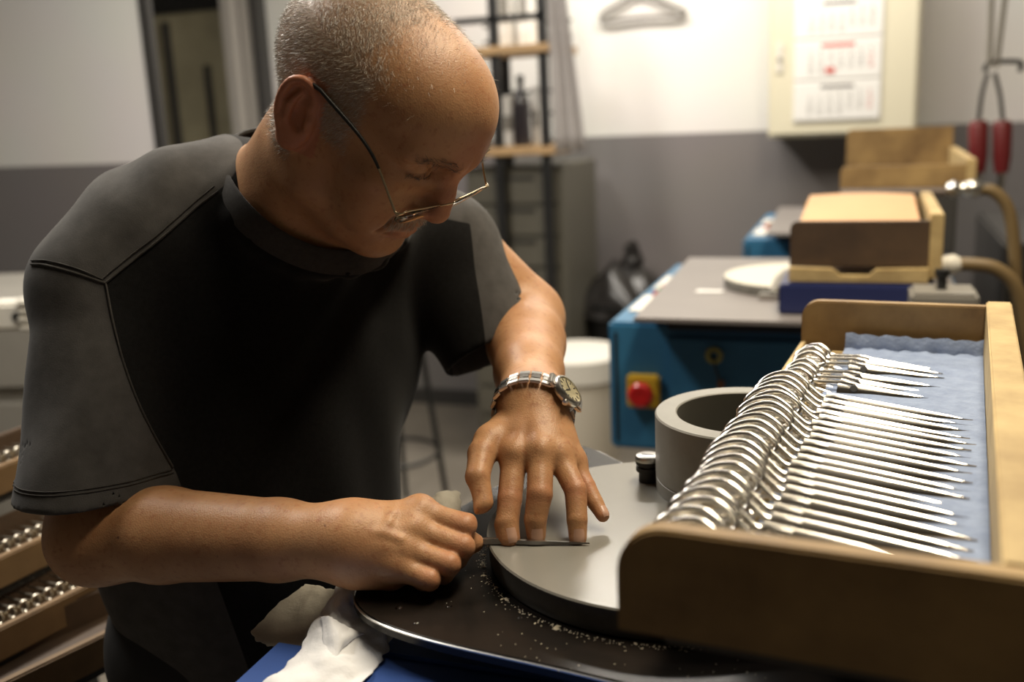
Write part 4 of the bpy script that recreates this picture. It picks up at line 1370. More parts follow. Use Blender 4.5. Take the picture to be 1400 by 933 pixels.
body = pchild('body', me, M_SKIN)
body['label'] = 'tanned skin of face, neck, arms and hands'

# vertex normals for growing hair
nrm = np.zeros((len(V), 3), np.float32)
me.vertices.foreach_get('normal', nrm.reshape(-1)) if False else None
nn = np.empty(len(V) * 3, np.float32)
me.vertex_normals.foreach_get('vector', nn)
NRM = nn.reshape(-1, 3)

def strands(name, sel, weight, n, length, flow, width, mats, rise=0.45, jit=0.25, parent=None, seg=2):
    """short hairs as thin tapered blades; flow(h) gives the lie of the hair in head axes"""
    ids = np.nonzero(sel)[0]
    wgt = weight[ids]
    ids = ids[RNG.random(len(ids)) < 2] if False else RNG.choice(ids, n, p=wgt / wgt.sum())
    p0 = V[ids] + RNG.normal(0, 0.0007, (n, 3))
    nv = NRM[ids]
    p0 = p0 - nv * 0.0004
    fl = flow(hl[ids]) @ HM.T
    fl = fl - nv * (fl * nv).sum(1)[:, None]
    fl /= np.linalg.norm(fl, axis=1)[:, None] + 1e-9
    di = fl + nv * rise + RNG.normal(0, jit, (n, 3))
    di /= np.linalg.norm(di, axis=1)[:, None]
    L = length * RNG.uniform(0.6, 1.25, n)[:, None]
    sd = np.cross(di, nv + RNG.normal(0, 0.5, (n, 3)))
    sd /= np.linalg.norm(sd, axis=1)[:, None] + 1e-9
    wd = width * RNG.uniform(0.7, 1.2, n)[:, None]
    mid = p0 + di * L * 0.55
    end = p0 + (di * 0.9 - nv * 0.12) * L
    vs = np.stack([p0 - sd * wd, p0 + sd * wd, mid + sd * wd * 0.8, mid - sd * wd * 0.8, end], 1).reshape(-1, 3)
    b = np.arange(n)[:, None] * 5
    quads = np.concatenate([b + [0, 1, 2], b + [0, 2, 3], b + [3, 2, 4]], 0)
    mm = np_mesh(name, vs - PLOC, quads)
    a = mm.attributes.new('shade', 'FLOAT', 'POINT')
    a.data.foreach_set('value', np.repeat(RNG.random(n), 5).astype(np.float32))
    o = pchild(name, mm, mats, parent)
    o['kind'] = 'stuff'
    return o
def hair_material(name, c0, c1):
    mt = mat(name, c0, 0.38, spec=0.5)
    nt = mt.node_tree
    a = nt.nodes.new('ShaderNodeAttribute'); a.attribute_name = 'shade'
    r = nt.nodes.new('ShaderNodeValToRGB')
    r.color_ramp.elements[0].color = (*c0, 1)
    r.color_ramp.elements[1].color = (*c1, 1)
    nt.links.new(a.outputs['Fac'], r.inputs[0])
    nt.links.new(r.outputs[0], nt.nodes['Principled BSDF'].inputs['Base Color'])
    return mt
M_HAIR = hair_material('grey_hair', (0.26, 0.21, 0.165), (0.72, 0.66, 0.57))
M_BROW = hair_material('brow_hair', (0.035, 0.025, 0.02), (0.16, 0.12, 0.09))
def flow_hair(h):
    f = np.zeros((len(h), 3))
    f[:, 1] = np.where(h[:, 2] > 70, 0.6, -0.7)
    f[:, 2] = np.where(h[:, 2] > 70, -0.1, -1.0)
    f[:, 0] = 0.5 * np.sign(h[:, 0]) * (h[:, 2] > 70)
    return f
strands('hair', near_head & (hm > 0.02), hm, 60000, 0.0056, flow_hair, 0.00010, M_HAIR, rise=0.5)
sp_ = near_head & (hl[:, 2] > 60) & (hl[:, 1] > 5) & (hl[:, 1] < 75)
strands('thin_front_hair', sp_, np.exp(-np.clip(hl[:, 1] - 20, 0, 99) / 18.0), 1300, 0.0075, flow_hair, 0.00010, M_HAIR, rise=0.7)
mu = near_head & (ax < 31) & (hl[:, 2] > -48) & (hl[:, 2] < -32) & (hl[:, 1] > 77)
strands('moustache', mu, np.ones(len(V)), 1500, 0.0070, lambda h: np.stack([0.5 * np.sign(h[:, 0]), np.zeros(len(h)), -np.ones(len(h))], 1), 0.00014, M_HAIR, rise=0.35)
eb = near_head & (ax > 12) & (ax < 52) & (np.abs(hl[:, 2] - (35 + 4 * np.sin((ax - 12) / 40 * pi))) < 4.5) & (hl[:, 1] > 55)
strands('eyebrow', eb, np.ones(len(V)), 800, 0.0085, lambda h: np.stack([np.sign(h[:, 0]), np.zeros(len(h)), 0.25 * np.ones(len(h))], 1), 0.00014, M_BROW, rise=0.3, jit=0.25)
ey = near_head & (ax > 19) & (ax < 44) & (np.abs(hl[:, 2] - 15.5) < 3.0) & (hl[:, 1] > 80)
if ey.sum() > 10:
    strands('eyelash', ey, np.ones(len(V)), 420, 0.0045, lambda h: np.stack([0.9 * np.sign(h[:, 0]), 0.4 * np.ones(len(h)), -0.5 * np.ones(len(h))], 1), 0.00014, M_BROW, rise=0.4, jit=0.15)
# ================================================================== clothing
bR = SH_R - SH_L
bR[2] = 0
bR = unit(bR)
bF = unit(np.array([-bR[1], bR[0], 0.0]))
if bF[0] < 0: bF = -bF
bU = np.array([0, 0, 1.0])
SM = (SH_R + SH_L) / 2
lean = unit(bU + 0.25 * bF)
BM = np.stack([bR, unit(bF - 0.25 * bU), lean], 1)
CH = P(362, 500, 1.085)            # chest
BE = P(352, 720, 1.075)            # belly
HI = P(362, 960, 1.14)             # hips
SLR_A, SLR_B = P(140, 405, 0.970), P(130, 674, 0.935)
SLL_A, SLL_B = P(614, 350, 1.13), P(678, 482, 1.105)
slr_d, sll_d = unit(SLR_B - SLR_A), unit(SLL_B - SLL_A)
def first_hit(px, py, fn, d0=0.7, off=0.0):
    """depth at which a view ray first meets a shape"""
    d = d0
    r = _ray(px, py)
    for _ in range(80):
        e = float(fn((CO + r * d)[None].astype(F4))[0])
        if e < 0.0005: break
        d += max(e * 0.7, 0.0005)
        if d > 1.3: break
    return CO + r * (d - off)
nax = unit(NECK[1] - NECK[3])
_cp = [(352, 184, 1.055), (312, 203, 1.02), (303, 226, 1.0), (324, 268, 0.97), (362, 308, 0.945), (410, 336, 0.93), (455, 348, 0.93), (505, 344, 0.945), (548, 305, 0.99), (542, 250, 1.035), (460, 195, 1.065)]
COLLAR_P = []
for i, (px, py, d_) in enumerate(_cp):
    if i in (2, 3, 4, 5, 6):
        h_ = first_hit(px, py, neck_sdf, 0.7)
        dh = float((h_ - CO) @ CF)
        if dh < 1.1:
            d_ = min(dh - 0.006, d_ + 0.03)
    COLLAR_P.append(P(px, py, d_))
COLLAR = spline(COLLAR_P, 6, True)
ccen = np.mean(COLLAR, 0)
def cloth_noise(p, seed, scale, stretch):
    q = ((p - SM.astype(p.dtype)) @ BM.astype(p.dtype)) * np.array(stretch, F4) * F4(scale)
    return vnoise(q.astype(np.float64), seed).astype(F4)
def sleeve(p, A, B, d, ra, rb, seed, tilt=0.0):
    t = (p - A.astype(F4)) @ d.astype(F4)
    L = float((B - A) @ d)
    e = rc(p, A, B + d * 0.03, ra, rb)
    ph = np.clip(t / L, 0, 1)
    e = e + F4(0.0036) * (cloth_noise(p, seed, 20, (1, 1, 0.22)) * (0.5 + ph))
    nc = unit(d + tilt * CF)
    cut = (p - B.astype(F4)) @ nc.astype(F4)
    inner = rc(p, A, B + d * 0.06, ra - 0.006, rb - 0.0045)
    e = smax(e, cut, 0.004)
    hollow = smax(inner, F4(L - 0.045) - t, 0.004)
    e = smax(e, -hollow, 0.003)
    hem = np.exp(-((cut + F4(0.020)) / F4(0.0022)) ** 2)          # stitched hem
    return e
def shirt_sdf(p):
    d = ell(p, CH, (0.178, 0.112, 0.175), BM)
    d = smin(d, ell(p, BE, (0.155, 0.118, 0.19), BM), 0.07)
    d = smin(d, rc(p, BE, HI, 0.125, 0.120), 0.06)
    up = chain(p, [SH_R + 0.004 * bU, P(200, 326, 0.99), P(285, 288, 1.015), P(372, 292, 1.035), P(480, 310, 1.08), SH_L + 0.006 * bU], [0.058, 0.065, 0.064, 0.072, 0.062, 0.058], 0.03)
    d = smin(d, up, 0.05)
    d = smin(d, chain(p, [q - 0.020 * nax for q in COLLAR[::4]] + [COLLAR[0] - 0.020 * nax], [0.010] * (len(COLLAR[::4]) + 1), 0.006), 0.035)
    # hanging folds from the collar and across the belly
    q = (p - SM.astype(F4)) @ BM.astype(F4)
    w1 = vnoise((q * np.array([26, 14, 4.5], F4)).astype(np.float64), 3).astype(F4)
    w2 = vnoise((q * np.array([11, 11, 8], F4) + 5).astype(np.float64), 8).astype(F4)
    d = d - F4(0.0060) * w1 - F4(0.0045) * w2
    s = smin(sleeve(p, SLR_A, SLR_B, slr_d, 0.0585, 0.0710, 21, 0.30), sleeve(p, SLL_A, SLL_B, sll_d, 0.060, 0.061, 22), 0.01)
    s = smin(s, sph(p, SH_R + 0.002 * bU, 0.058), 0.02)
    d = smin(d, s, 0.028)
    # stay clear of the sleeves' openings
    for B, dd, L_ in ((SLR_B, slr_d, 0), (SLL_B, sll_d, 0)):
        t = (p - B.astype(F4)) @ dd.astype(F4)
        r = np.linalg.norm(p - B.astype(F4) - t[:, None] * dd.astype(F4), axis=1)
        d = np.where((t > 0) & (t < 0.02) & (r < 0.058) & (d < 0), smax(d, F4(0.060) - r, 0.004) if False else d, d)
    return d
slo = np.min([SH_R - 0.13, SH_L - 0.13, HI - 0.2, SLR_B - 0.1], 0)
shi = np.max([SH_R + 0.13, SH_L + 0.16, HI + 0.2, SLL_B + 0.12], 0)
slo[2] = 0.90
SV, SF = mesh_sdf(shirt_sdf, slo, shi, 0.0032)
def fabric(name, c0, c1):
    mt = mat(name, c0, 0.92, noise=(240, 0.3, c1), bump=(900, 0.14), spec=0.12)
    b = mt.node_tree.nodes['Principled BSDF']
    b.inputs['Sheen Weight'].default_value = 0.10
    b.inputs['Sheen Roughness'].default_value = 0.5
    return mt
M_SHB = fabric('black_jersey', (0.010, 0.010, 0.0105), (0.006, 0.006, 0.006))
M_SHG = fabric('grey_jersey', (0.060, 0.056, 0.052), (0.042, 0.039, 0.037))
M_SHR = fabric('dark_grey_rib', (0.058, 0.055, 0.052), (0.044, 0.041, 0.039))
def on_shirt(p, out, reach=0.12, lift=0.0006):
    """drop a point onto the shirt from outside"""
    out = unit(out)
    s = np.asarray(p, float) + out * reach
    t = 0.0
    for _ in range(60):
        dd = float(shirt_sdf((s - out * t)[None].astype(F4))[0])
        if dd < 0.0004 or t > reach * 2.2: break
        t += max(dd * 0.8, 0.0004)
    return s - out * (t - lift)
S1, S2, S3, S4, S5 = [on_shirt(P(*q), -CF) for q in ((303, 264, 0.95), (200, 337, 0.94), (150, 388, 0.92), (152, 490, 0.92), (236, 648, 0.92))]
S1L, S3L, S5L = [on_shirt(P(*q), -CF) for q in ((575, 292, 1.02), (640, 298, 1.02), (660, 430, 1.06))]
def plane(a, b, along, pos):
    n = unit(np.cross(b - a, along))
    return n if n @ pos > 0 else -n
n_y = plane(S1, S3, unit(bF - 0.35 * bU), bU)
n_s = plane(S3, S5, unit(bF - 0.1 * bU), bR)
n_y2 = plane(S1L, S3L, unit(bF - 0.35 * bU), bU)
n_s2 = plane(S3L, S5L, unit(bF - 0.1 * bU), -bR)
def grey_mask(p):
    rgt = (p - SM) @ bR
    bow = 0.010 * np.sin(np.clip((S3[2] - p[:, 2]) / (S3[2] - S5[2]), 0, 1) * pi)
    a = np.minimum((p - S3) @ n_s - bow, rgt)
    b = np.minimum((p - S1) @ n_y, rgt)
    c = np.minimum((p - S3L) @ n_s2, -rgt)
    d = np.minimum((p - S1L) @ n_y2, -rgt)
    e = np.minimum(rgt - 0.160, 1.15 - p[:, 2])
    return np.maximum.reduce([a, b, c, d, e])
me = np_mesh('shirt', SV - PLOC, SF)
attr(me, 'grey', grey_mask(SV))
def shirt_material():
    mt = fabric('jersey', (0.010, 0.010, 0.0105), (0.006, 0.006, 0.006))
    nt = mt.node_tree
    b = nt.nodes['Principled BSDF']
    a = nt.nodes.new('ShaderNodeAttribute'); a.attribute_name = 'grey'
    r = nt.nodes.new('ShaderNodeMapRange'); r.inputs[1].default_value = -0.0004; r.inputs[2].default_value = 0.0004
    nt.links.new(a.outputs['Fac'], r.inputs[0])
    n = nt.nodes.new('ShaderNodeTexNoise'); n.inputs['Scale'].default_value = 60; n.inputs['Detail'].default_value = 6
    tc = nt.nodes.new('ShaderNodeTexCoord'); nt.links.new(tc.outputs['Object'], n.inputs['Vector'])
    rp = nt.nodes.new('ShaderNodeValToRGB')
    rp.color_ramp.elements[0].color = (0.060, 0.058, 0.057, 1); rp.color_ramp.elements[0].position = 0.3
    rp.color_ramp.elements[1].color = (0.084, 0.081, 0.080, 1); rp.color_ramp.elements[1].position = 0.7
    nt.links.new(n.outputs[0], rp.inputs[0])
    old = b.inputs['Base Color'].links[0].from_socket
    mx = nt.nodes.new('ShaderNodeMix'); mx.data_type = 'RGBA'
    nt.links.new(r.outputs[0], mx.inputs[0]); nt.links.new(old, mx.inputs[6]); nt.links.new(rp.outputs[0], mx.inputs[7])
    nt.links.new(mx.outputs[2], b.inputs['Base Color'])
    return mt
me.materials.append(shirt_material())
shirt = link('shirt', me, person)
shirt['label'] = 'black t-shirt with grey sleeves and shoulder yoke'

def seam(pts, r=0.0011, n=26, out=None):
    sp = spline(pts, max(2, n // (len(pts) - 1)))
    MB().tube([on_shirt(q, -CF if out is None else out) - PLOC for q in sp], r, 6).build('seam', M_SHR, shirt, 60)
seam([S1, S1 * 0.5 + S3 * 0.5, S3], out=unit(bF - 0.35 * bU), n=30)
seam([S1 + n_y * 0.004, S1 * 0.5 + S3 * 0.5 + n_y * 0.004, S3 + n_y * 0.004], 0.0007, 30, unit(bF - 0.35 * bU))
ss_ = [S3 + (S5 - S3) * t + n_s * (0.010 * sin(pi * t)) for t in (0, 0.2, 0.4, 0.6, 0.8, 0.97)]
seam(ss_, out=unit(bF - 0.1 * bU), n=40)
seam([P(72, 366, .97), P(95, 368, .96), P(125, 377, .94), S3])
seam([P(70, 361, .97), P(96, 362, .96), P(127, 371, .94), S3 + n_y * 0.005], 0.0007)
nc_ = unit(slr_d + 0.30 * CF)
e1_ = unit(np.cross(nc_, bF)); e2_ = np.cross(nc_, e1_)
for off_ in (0.020, 0.017):
    hm_ = []
    for k in range(48):
        v_ = cos(2 * pi * k / 48) * e1_ + sin(2 * pi * k / 48) * e2_
        hm_.append(on_shirt(SLR_B - nc_ * off_ + v_ * 0.02, v_, 0.075, 0.0002) - PLOC)
    hm_ = [q for q in hm_ if np.linalg.norm(q + PLOC - SLR_B) < 0.088]
    MB().tube(hm_, 0.0006, 5).build('hem_stitch', M_SHR, shirt, 60)
# collar band round the neck
cl_ = COLLAR
band = cl_
CLRW = 0.0125
vs, fs = [], []
NB = len(band)
for i, q in enumerate(cl_):
    o_ = q - ccen
    o_ = unit(o_ - nax * (o_ @ nax))
    for (a_, h_) in ((-0.002, -1.0), (0.0022, -0.9), (0.0040, 0.0), (0.0022, 0.92), (0.0, 1.0), (-0.0025, 0.85), (-0.0025, -0.8)):
        vs.append(q - PLOC + o_ * (a_ + 0.006 - 0.0050 * h_) + nax * (CLRW * h_ - 0.004))
for i in range(NB):
    for j in range(7):
        i2 = (i + 1) % NB
        fs.append((i * 7 + j, i * 7 + (j + 1) % 7, i2 * 7 + (j + 1) % 7, i2 * 7 + j))
MB().add(vs, fs).build('collar', M_SHR, shirt, 60)

# trousers and shoes (below the picture)
FT = [np.array([PLOC[0] + s_ * 0.11 * bR[0] - 0.02 * bF[0], PLOC[1] + s_ * 0.11 * bR[1] - 0.02 * bF[1], 0.0]) for s_ in (1, -1)]
HP = np.array([HI[0], HI[1], 0.93])
def trousers_sdf(p):
    d = ell(p, HP, (0.145, 0.115, 0.12), np.stack([bR, bF, bU], 1))
    for s_, f_ in zip((1, -1), FT):
        hp = HP + bR * 0.075 * s_ - bU * 0.05
        kn_ = (hp + f_) / 2 + bF * 0.03
        d = smin(d, chain(p, [hp, kn_, f_ + bU * 0.07], [0.080, 0.068, 0.060], 0.03), 0.05)
    return np.maximum(d, F4(0.035) - p[:, 2])
tv, tf = mesh_sdf(trousers_sdf, np.minimum(HP, np.min(FT, 0)) - 0.25, np.maximum(HP, np.max(FT, 0)) + 0.25, 0.008)
tm = np_mesh('trousers', tv - PLOC, tf)
pchild('trousers', tm, mat('black_trousers', (0.014, 0.014, 0.015), 0.85))
for f_ in FT:
    sh_o = lambda p: np.maximum(smin(ell(p, f_ + bF * 0.06 + bU * 0.045, (0.048, 0.14, 0.05), np.stack([bR, bF, bU], 1)), sph(p, f_ + bU * 0.05, 0.055), 0.03), -p[:, 2] + F4(0.001))
    a_, b_ = mesh_sdf(sh_o, f_ - 0.25, f_ + 0.25, 0.008)
    pchild('shoe', np_mesh('shoe', a_ - PLOC, b_), M_BLACK)

# fingernails of the pressing hand
M_NAIL = mat('fingernail', (0.60, 0.36, 0.26), 0.28)
for k, (w_, l_) in dict(index=(0.0062, 0.0062), middle=(0.0062, 0.0060), ring=(0.0056, 0.0060), pinky=(0.0044, 0.0050)).items():
    pts, rs = FL[k] if k != 'thumb' else TH_L
    ax_ = unit(pts[3] - pts[2])
    nd = -CF + 0.25 * CU + 0.1 * CR
    if k == 'pinky': nd = nd + 0.9 * CR
    if k == 'thumb': nd = nd + 0.3 * CR
    nd = unit(nd - ax_ * (nd @ ax_))
    sd = np.cross(ax_, nd)
    vs, fs = [], []
    for j in range(7):
        for i in range(7):
            u, v_ = i / 3 - 1, j / 3 - 1
            ww = w_ * (1 - 0.25 * max(0, v_) ** 3 - 0.15 * max(0, -v_) ** 2)
            q = pts[3] + ax_ * (v_ * l_ - 0.0008) + sd * ww * u
            c_ = pts[3] + ax_ * (v_ * l_ - 0.0008)
            rad = math.sqrt(max(1e-8, rs[3] ** 2 - (ww * u * 0.92) ** 2)) + 0.0002 + 0.0006 * max(0, v_)
            # settle the nail on the finger
            s_ = q + nd * 0.014
            t = 0.0
            for _ in range(30):
                dd = float(arm_l_sdf((s_ - nd * t)[None].astype(F4))[0])
                if dd < 0.00008 or t > 0.024: break
                t += max(dd, 0.00006)
            hgt = 0.014 - t
            vs.append(q + nd * (min(hgt, rs[3] * 1.3) + 0.00035 - 0.0006 * (abs(u) ** 4)) - PLOC)
    for j in range(6):
        for i in range(6):
            a = j * 7 + i
            fs.append((a, a + 1, a + 8, a + 7))
    MB().add(vs, fs).build('fingernail', M_NAIL, person, 60)
ax_ = unit(TH_L[0][3] - TH_L[0][2])

# ------------------------------------------------------------------ glasses
def on_x(px, py, x):
    """head position with given x seen at a pixel"""
    r = _ray(px, py)
    o_ = (CO - HT) @ HM * 1000
    dd = r @ HM * 1000
    t = (x - o_[0]) / dd[0]
    return o_ + dd * t
gl = thing('eyeglasses', h2w((0, 112, -6)), 'thin metal framed reading glasses low on the nose', 'glasses')
gO = np.array(gl.location)
M_GOLD = mat('pale_gold_wire', (0.62, 0.52, 0.36), 0.22, 1.0)
M_LENS = mat('clear_lens', (0.95, 0.97, 0.97), 0.02)
M_LENS.node_tree.nodes['Principled BSDF'].inputs['Transmission Weight'].default_value = 1.0
M_LENS.node_tree.nodes['Principled BSDF'].inputs['IOR'].default_value = 1.2
G = lambda v: h2w(v) - gO
hR, hL = on_x(553, 281, 66.0), on_x(659, 266, -66.0)
br_ = on_x(613, 279, 0.0)
hR = (hR + hL * [-1, 1, 1]) / 2 * [1, 1, 1]
hR[0] = 66.0
hL = hR * [-1, 1, 1]
br_ = np.array([0, max(br_[1], 118.0) if False else br_[1], br_[2]])
dn = unit(np.array([0, -0.35, -1.0]))                # the way the lenses hang
for s_ in (1, -1):
    h_ = hR * [s_, 1, 1]
    ic = br_ + np.array([s_ * 10.0, -1.5, -1.0])
    top = [ic, ic * 0.6 + h_ * 0.4 + np.array([0, 1.5, 3.0]), h_ * 0.9 + ic * 0.1 + np.array([0, 0, 1.0])]
    oc = h_ * 0.93 + ic * 0.07
    bot_ = [oc + dn * 12 - np.array([s_ * 2, 0, 0]), (oc + ic) / 2 + dn * 25, ic + dn * 17 + np.array([s_ * 5, 0, 0])]
    loop = spline([ic] + top[1:] + bot_, 8, True)
    MB().tube([G(q) for q in loop], 0.0009, 8, True).build('rim', M_GOLD, gl, 60)
    c_ = np.mean(loop, 0)
    vs = [G(c_ + np.array([0, 0.8, 0]))] + [G(q) for q in loop]
    nl = len(loop)
    fs = [(0, 1 + i, 1 + (i + 1) % nl) for i in range(nl)]
    ln = MB().add(vs, fs).build('lens', M_LENS, gl, 60)
    md = ln.modifiers.new('thickness', 'SOLIDIFY'); md.thickness = 0.0014; md.offset = 0
    # temple: metal front, dark sleeve over the ear
    if s_ > 0:
        e1 = on_x(438, 123, 80.0)
        e0 = on_x(505, 205, 76.0)
    ear = np.array([s_ * e1[0], e1[1], e1[2]])
    midp = np.array([s_ * e0[0], e0[1], e0[2]])
    h2_ = h_ + np.array([s_ * 3.0, -3, 0])
    hng = MB().tube([G(h_ * 0.93 + ic * 0.07), G(h_ + np.array([s_ * 2, 0, 0])), G(h2_)], [0.0012, 0.0017, 0.0013], 8).build('hinge', M_GOLD, gl, 60)
    tp = spline([h2_, midp, ear], 10)
    MB().tube([G(q) for q in tp[:8]], 0.0011, 8).build('temple', M_GOLD, gl, 60)
    back = ear + np.array([s_ * 1.0, -14, -4.0]); bk2 = ear + np.array([s_ * 1.0, -22, -22.0])
    tp2 = tp[7:] + [np.asarray(q) for q in spline([ear, back, bk2], 6)[1:]]
    MB().tube([G(q) for q in tp2], [0.0013 + 0.0006 * min(1, i / 8) for i in range(len(tp2))], 8).build('temple_sleeve', M_BLACK, gl, 60)
    MB().lathe([(0.0, -0.001), (0.0025, -0.0006), (0.003, 0.0), (0.0025, 0.0008), (0, 0.001)], 12, M=Matrix.Translation(G(ic + np.array([s_ * -2.0, -7, -6]))) ).build('nose_pad', M_LENS, gl, 60)
MB().tube([G(q) for q in spline([br_ + np.array([10.0, -1.5, -1]), br_ + np.array([5, 1.5, 2.5]), br_ + np.array([0, 2.5, 3.0]), br_ + np.array([-5, 1.5, 2.5]), br_ + np.array([-10.0, -1.5, -1])], 5)], 0.0010, 8).build('bridge', M_GOLD, gl, 60)

# ------------------------------------------------------------------ wrist watch
wa = unit(P(708, 575, 0.925) - P(724, 500, 1.02))        # along the forearm towards the hand
wc = P(727, 572, 0.935)
dirD = 0.024 * CR + 0.013 * CU - 0.030 * CF
dirD = unit(dirD - wa * (dirD @ wa))
sid = np.cross(wa, dirD)
def wrist_r(ang):
    """distance from the wrist axis to the skin"""
    v_ = cos(ang) * dirD + sin(ang) * sid
    lo_, hi_ = 0.015, 0.05
    for _ in range(18):
        m_ = (lo_ + hi_) / 2
        if float(arm_l_sdf((wc + v_ * m_)[None].astype(F4))[0]) < 0: lo_ = m_
        else: hi_ = m_
    return m_, v_
wt = thing('wrist_watch', wc, 'steel link wristwatch on the pressing left wrist', 'watch')
NLK = 26
rr0 = [wrist_r(2 * pi * i / NLK)[0] for i in range(NLK)]
rr0 = [sum(rr0[(i + k) % NLK] for k in (-2, -1, 0, 1, 2)) / 5 for i in range(NLK)]
for i in range(NLK):
    a = 2 * pi * i / NLK
    if min(a, 2 * pi - a) < 0.40: continue
    v_ = cos(a) * dirD + sin(a) * sid
    tg = np.cross(wa, v_)
    r_ = rr0[i] + 0.0022
    wdt = 0.0085 if abs(min(a, 2 * pi - a)) > 1.0 else 0.0092
    stp = r_ * 2 * pi / NLK
    Mx = Matrix(((*[float(x) for x in (wa[0], tg[0], v_[0])], 0), (float(wa[1]), float(tg[1]), float(v_[1]), 0), (float(wa[2]), float(tg[2]), float(v_[2]), 0), (0, 0, 0, 1)))
    Mx = Matrix.Translation(v_ * r_) @ Mx
    lk = MB().box((-wdt, -stp * 0.46, -0.0014), (-wdt * 0.40, stp * 0.46, 0.0014), 0.0006, M=Mx)
    lk.box((wdt * 0.40, -stp * 0.46, -0.0014), (wdt, stp * 0.46, 0.0014), 0.0006, M=Mx)
    lo_ = lk.build('band_link', M_STEELB, wt, 40)
    MB().box((-wdt * 0.37, -stp * 0.40, -0.0015), (wdt * 0.37, stp * 0.40, 0.0017), 0.0006, M=Mx).build('centre_link', M_STEEL, lo_, 40)
r_, v_ = wrist_r(0)
tg = np.cross(wa, dirD)
Mc = Matrix.Translation(dirD * (rr0[0] + 0.0005)) @ Matrix(((float(wa[0]), float(tg[0]), float(dirD[0]), 0), (float(wa[1]), float(tg[1]), float(dirD[1]), 0), (float(wa[2]), float(tg[2]), float(dirD[2]), 0), (0, 0, 0, 1)))
case = MB().lathe([(0.0, 0.0), (0.0150, 0.0), (0.0168, 0.002), (0.0170, 0.0065), (0.0155, 0.0085), (0.0140, 0.0088), (0.0138, 0.0070)], 40, M=Mc, caps=False)
case.box((-0.0090, -0.0215, 0.0002), (0.0090, -0.0130, 0.0050), 0.0015, M=Mc)
case.box((-0.0090, 0.0130, 0.0002), (0.0090, 0.0215, 0.0050), 0.0015, M=Mc)
case = case.build('case', M_STEELB, wt, 40)
MB().lathe([(0.0139, 0.0074), (0, 0.0074)], 40, M=Mc).build('dial', mat('cream_dial', (0.68, 0.62, 0.42), 0.35), wt, 40)
for q in range(12):
    a = q * pi / 6
    MB().box((0.0095, -0.0005, 0.0074), (0.0125, 0.0005, 0.0078), M=Mc @ Matrix.Rotation(a, 4, 'Z')).build('hour_mark', M_DARKGREY, wt, 0)
for a, l_ in ((0.6, 0.0075), (2.5, 0.0108)):
    MB().box((-0.001, -0.0005, 0.0079), (l_, 0.0005, 0.0082), M=Mc @ Matrix.Rotation(a, 4, 'Z')).build('hand', M_DARKGREY, wt, 0)
MB().lathe([(0.0028, 0.0), (0.0028, 0.0035), (0, 0.004)], 14, M=Mc @ Matrix.Translation((0.0168, 0, 0.0038)) @ Matrix.Rotation(pi / 2, 4, 'Y')).build('crown', M_STEELB, wt, 40)
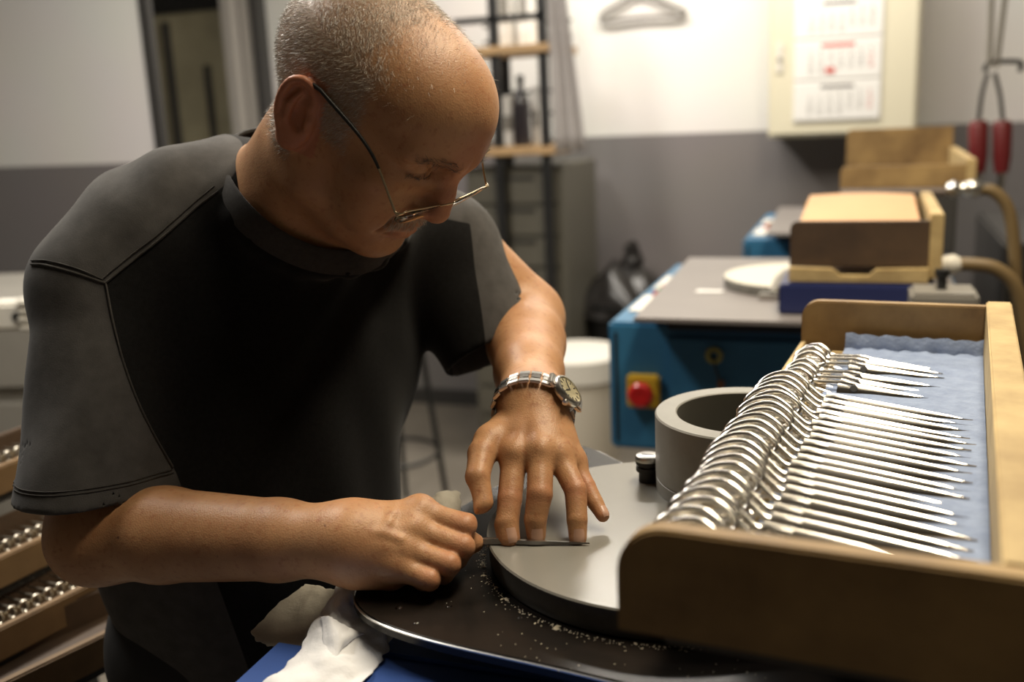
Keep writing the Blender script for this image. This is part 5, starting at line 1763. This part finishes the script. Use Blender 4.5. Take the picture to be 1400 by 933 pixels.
# ================================================================== rags
def cloth(name, pts, nu, nv, m_, label, seed, amp=0.004, parent=None, thick=0.0012, rag=0.003):
    """pts: grid of control points, rows of equal length"""
    rows = [spline(r, nu) for r in pts]
    cols = [spline([r[i] for r in rows], nv) for i in range(len(rows[0]))]
    W, H = len(cols), len(cols[0])
    g = np.array(cols)
    rs = np.random.default_rng(seed)
    vs, fs = [], []
    flat = g.reshape(-1, 3)
    nz = (1 - 2 * np.abs(vnoise(flat * 30, seed))) * amp + (1 - 2 * np.abs(vnoise(flat * 75, seed + 1))) * amp * 0.40 + vnoise(flat * 230, seed + 2) * amp * 0.12
    du = np.gradient(g, axis=0); dv = np.gradient(g, axis=1)
    nr = np.cross(du, dv).reshape(-1, 3)
    nr /= np.linalg.norm(nr, axis=1)[:, None] + 1e-9
    flat = flat + nr * nz[:, None]
    # frayed outline
    gg = flat.reshape(W, H, 3)
    for i in range(W):
        for j, k in ((0, 1), (H - 1, H - 2)):
            gg[i, j] += (gg[i, j] - gg[i, k]) * rs.uniform(-0.3, 0.9)
    for j in range(H):
        for i, k in ((0, 1), (W - 1, W - 2)):
            gg[i, j] += (gg[i, j] - gg[k, j]) * rs.uniform(-0.3, 0.9)
    vs = gg.reshape(-1, 3)
    for i in range(W - 1):
        for j in range(H - 1):
            fs.append((i * H + j, i * H + j + 1, (i + 1) * H + j + 1, (i + 1) * H + j))
    o = MB().add(vs, fs).build(name, m_, smooth=80)
    md = o.modifiers.new('thickness', 'SOLIDIFY'); md.thickness = thick; md.offset = 0
    ss = o.modifiers.new('smooth', 'SUBSURF'); ss.levels = 1; ss.render_levels = 1
    return tag(o, label, 'rag')
LZ = 1.032
z = PZ
cloth('cotton_rag', [
    [P(462, 792, .865), P(478, 790, .86), P(484, 795, .86)],
    [P(440, 818, .845), P(460, 815, .835), P(484, 812, .845)],
    [P(428, 845, .82), P(452, 838, .81), P(490, 840, .83)],
    [P(408, 880, .795), P(450, 872, .788), P(527, 872, .808)],
    [P(380, 915, .772), P(440, 902, .763), P(520, 900, .780)],
    [P(340, 955, .738), P(410, 950, .732), P(480, 940, .742)],
], 10, 8, M_CLOTH, 'crumpled white cotton rag hanging over the end of the black plate', 31, 0.0060)
cloth('cotton_rag', [
    [P(436, 842, .806), P(452, 842, .800), P(470, 850, .800), P(500, 866, .805)],
    [P(438, 860, .796), P(456, 862, .786), P(474, 870, .786), P(486, 874, .798)],
    [P(440, 890, .780), P(454, 896, .772), P(464, 896, .774), P(474, 888, .785)],
    [P(442, 915, .770), P(447, 920, .764), P(452, 916, .766), P(458, 908, .774)],
], 8, 7, M_CLOTH, 'folded flap of white rag lying on top of the crumpled one', 47, 0.0030)
cloth('cotton_rag', [
    [P(342, 868, .865), P(368, 884, .85), P(405, 890, .83)],
    [P(372, 838, .885), P(400, 850, .865), P(425, 856, .845)],
    [P(405, 810, .90), P(425, 822, .88), P(445, 830, .86)],
    [P(418, 800, .905), P(440, 805, .89), P(460, 808, .87)],
], 8, 8, M_CLOTH2, 'flat beige cotton rag behind the white one', 53, 0.0018)
cloth('cotton_rag', [
    [P(580, 682, .985), P(600, 673, .98), P(628, 671, .98)],
    [P(580, 698, .965), P(604, 693, .955), P(630, 692, .96)],
    [P(586, 712, .95), P(608, 712, .94), P(632, 710, .945)],
], 8, 7, M_CLOTH2, 'small pale rag tucked behind the fist beside the plate', 59, 0.0035)
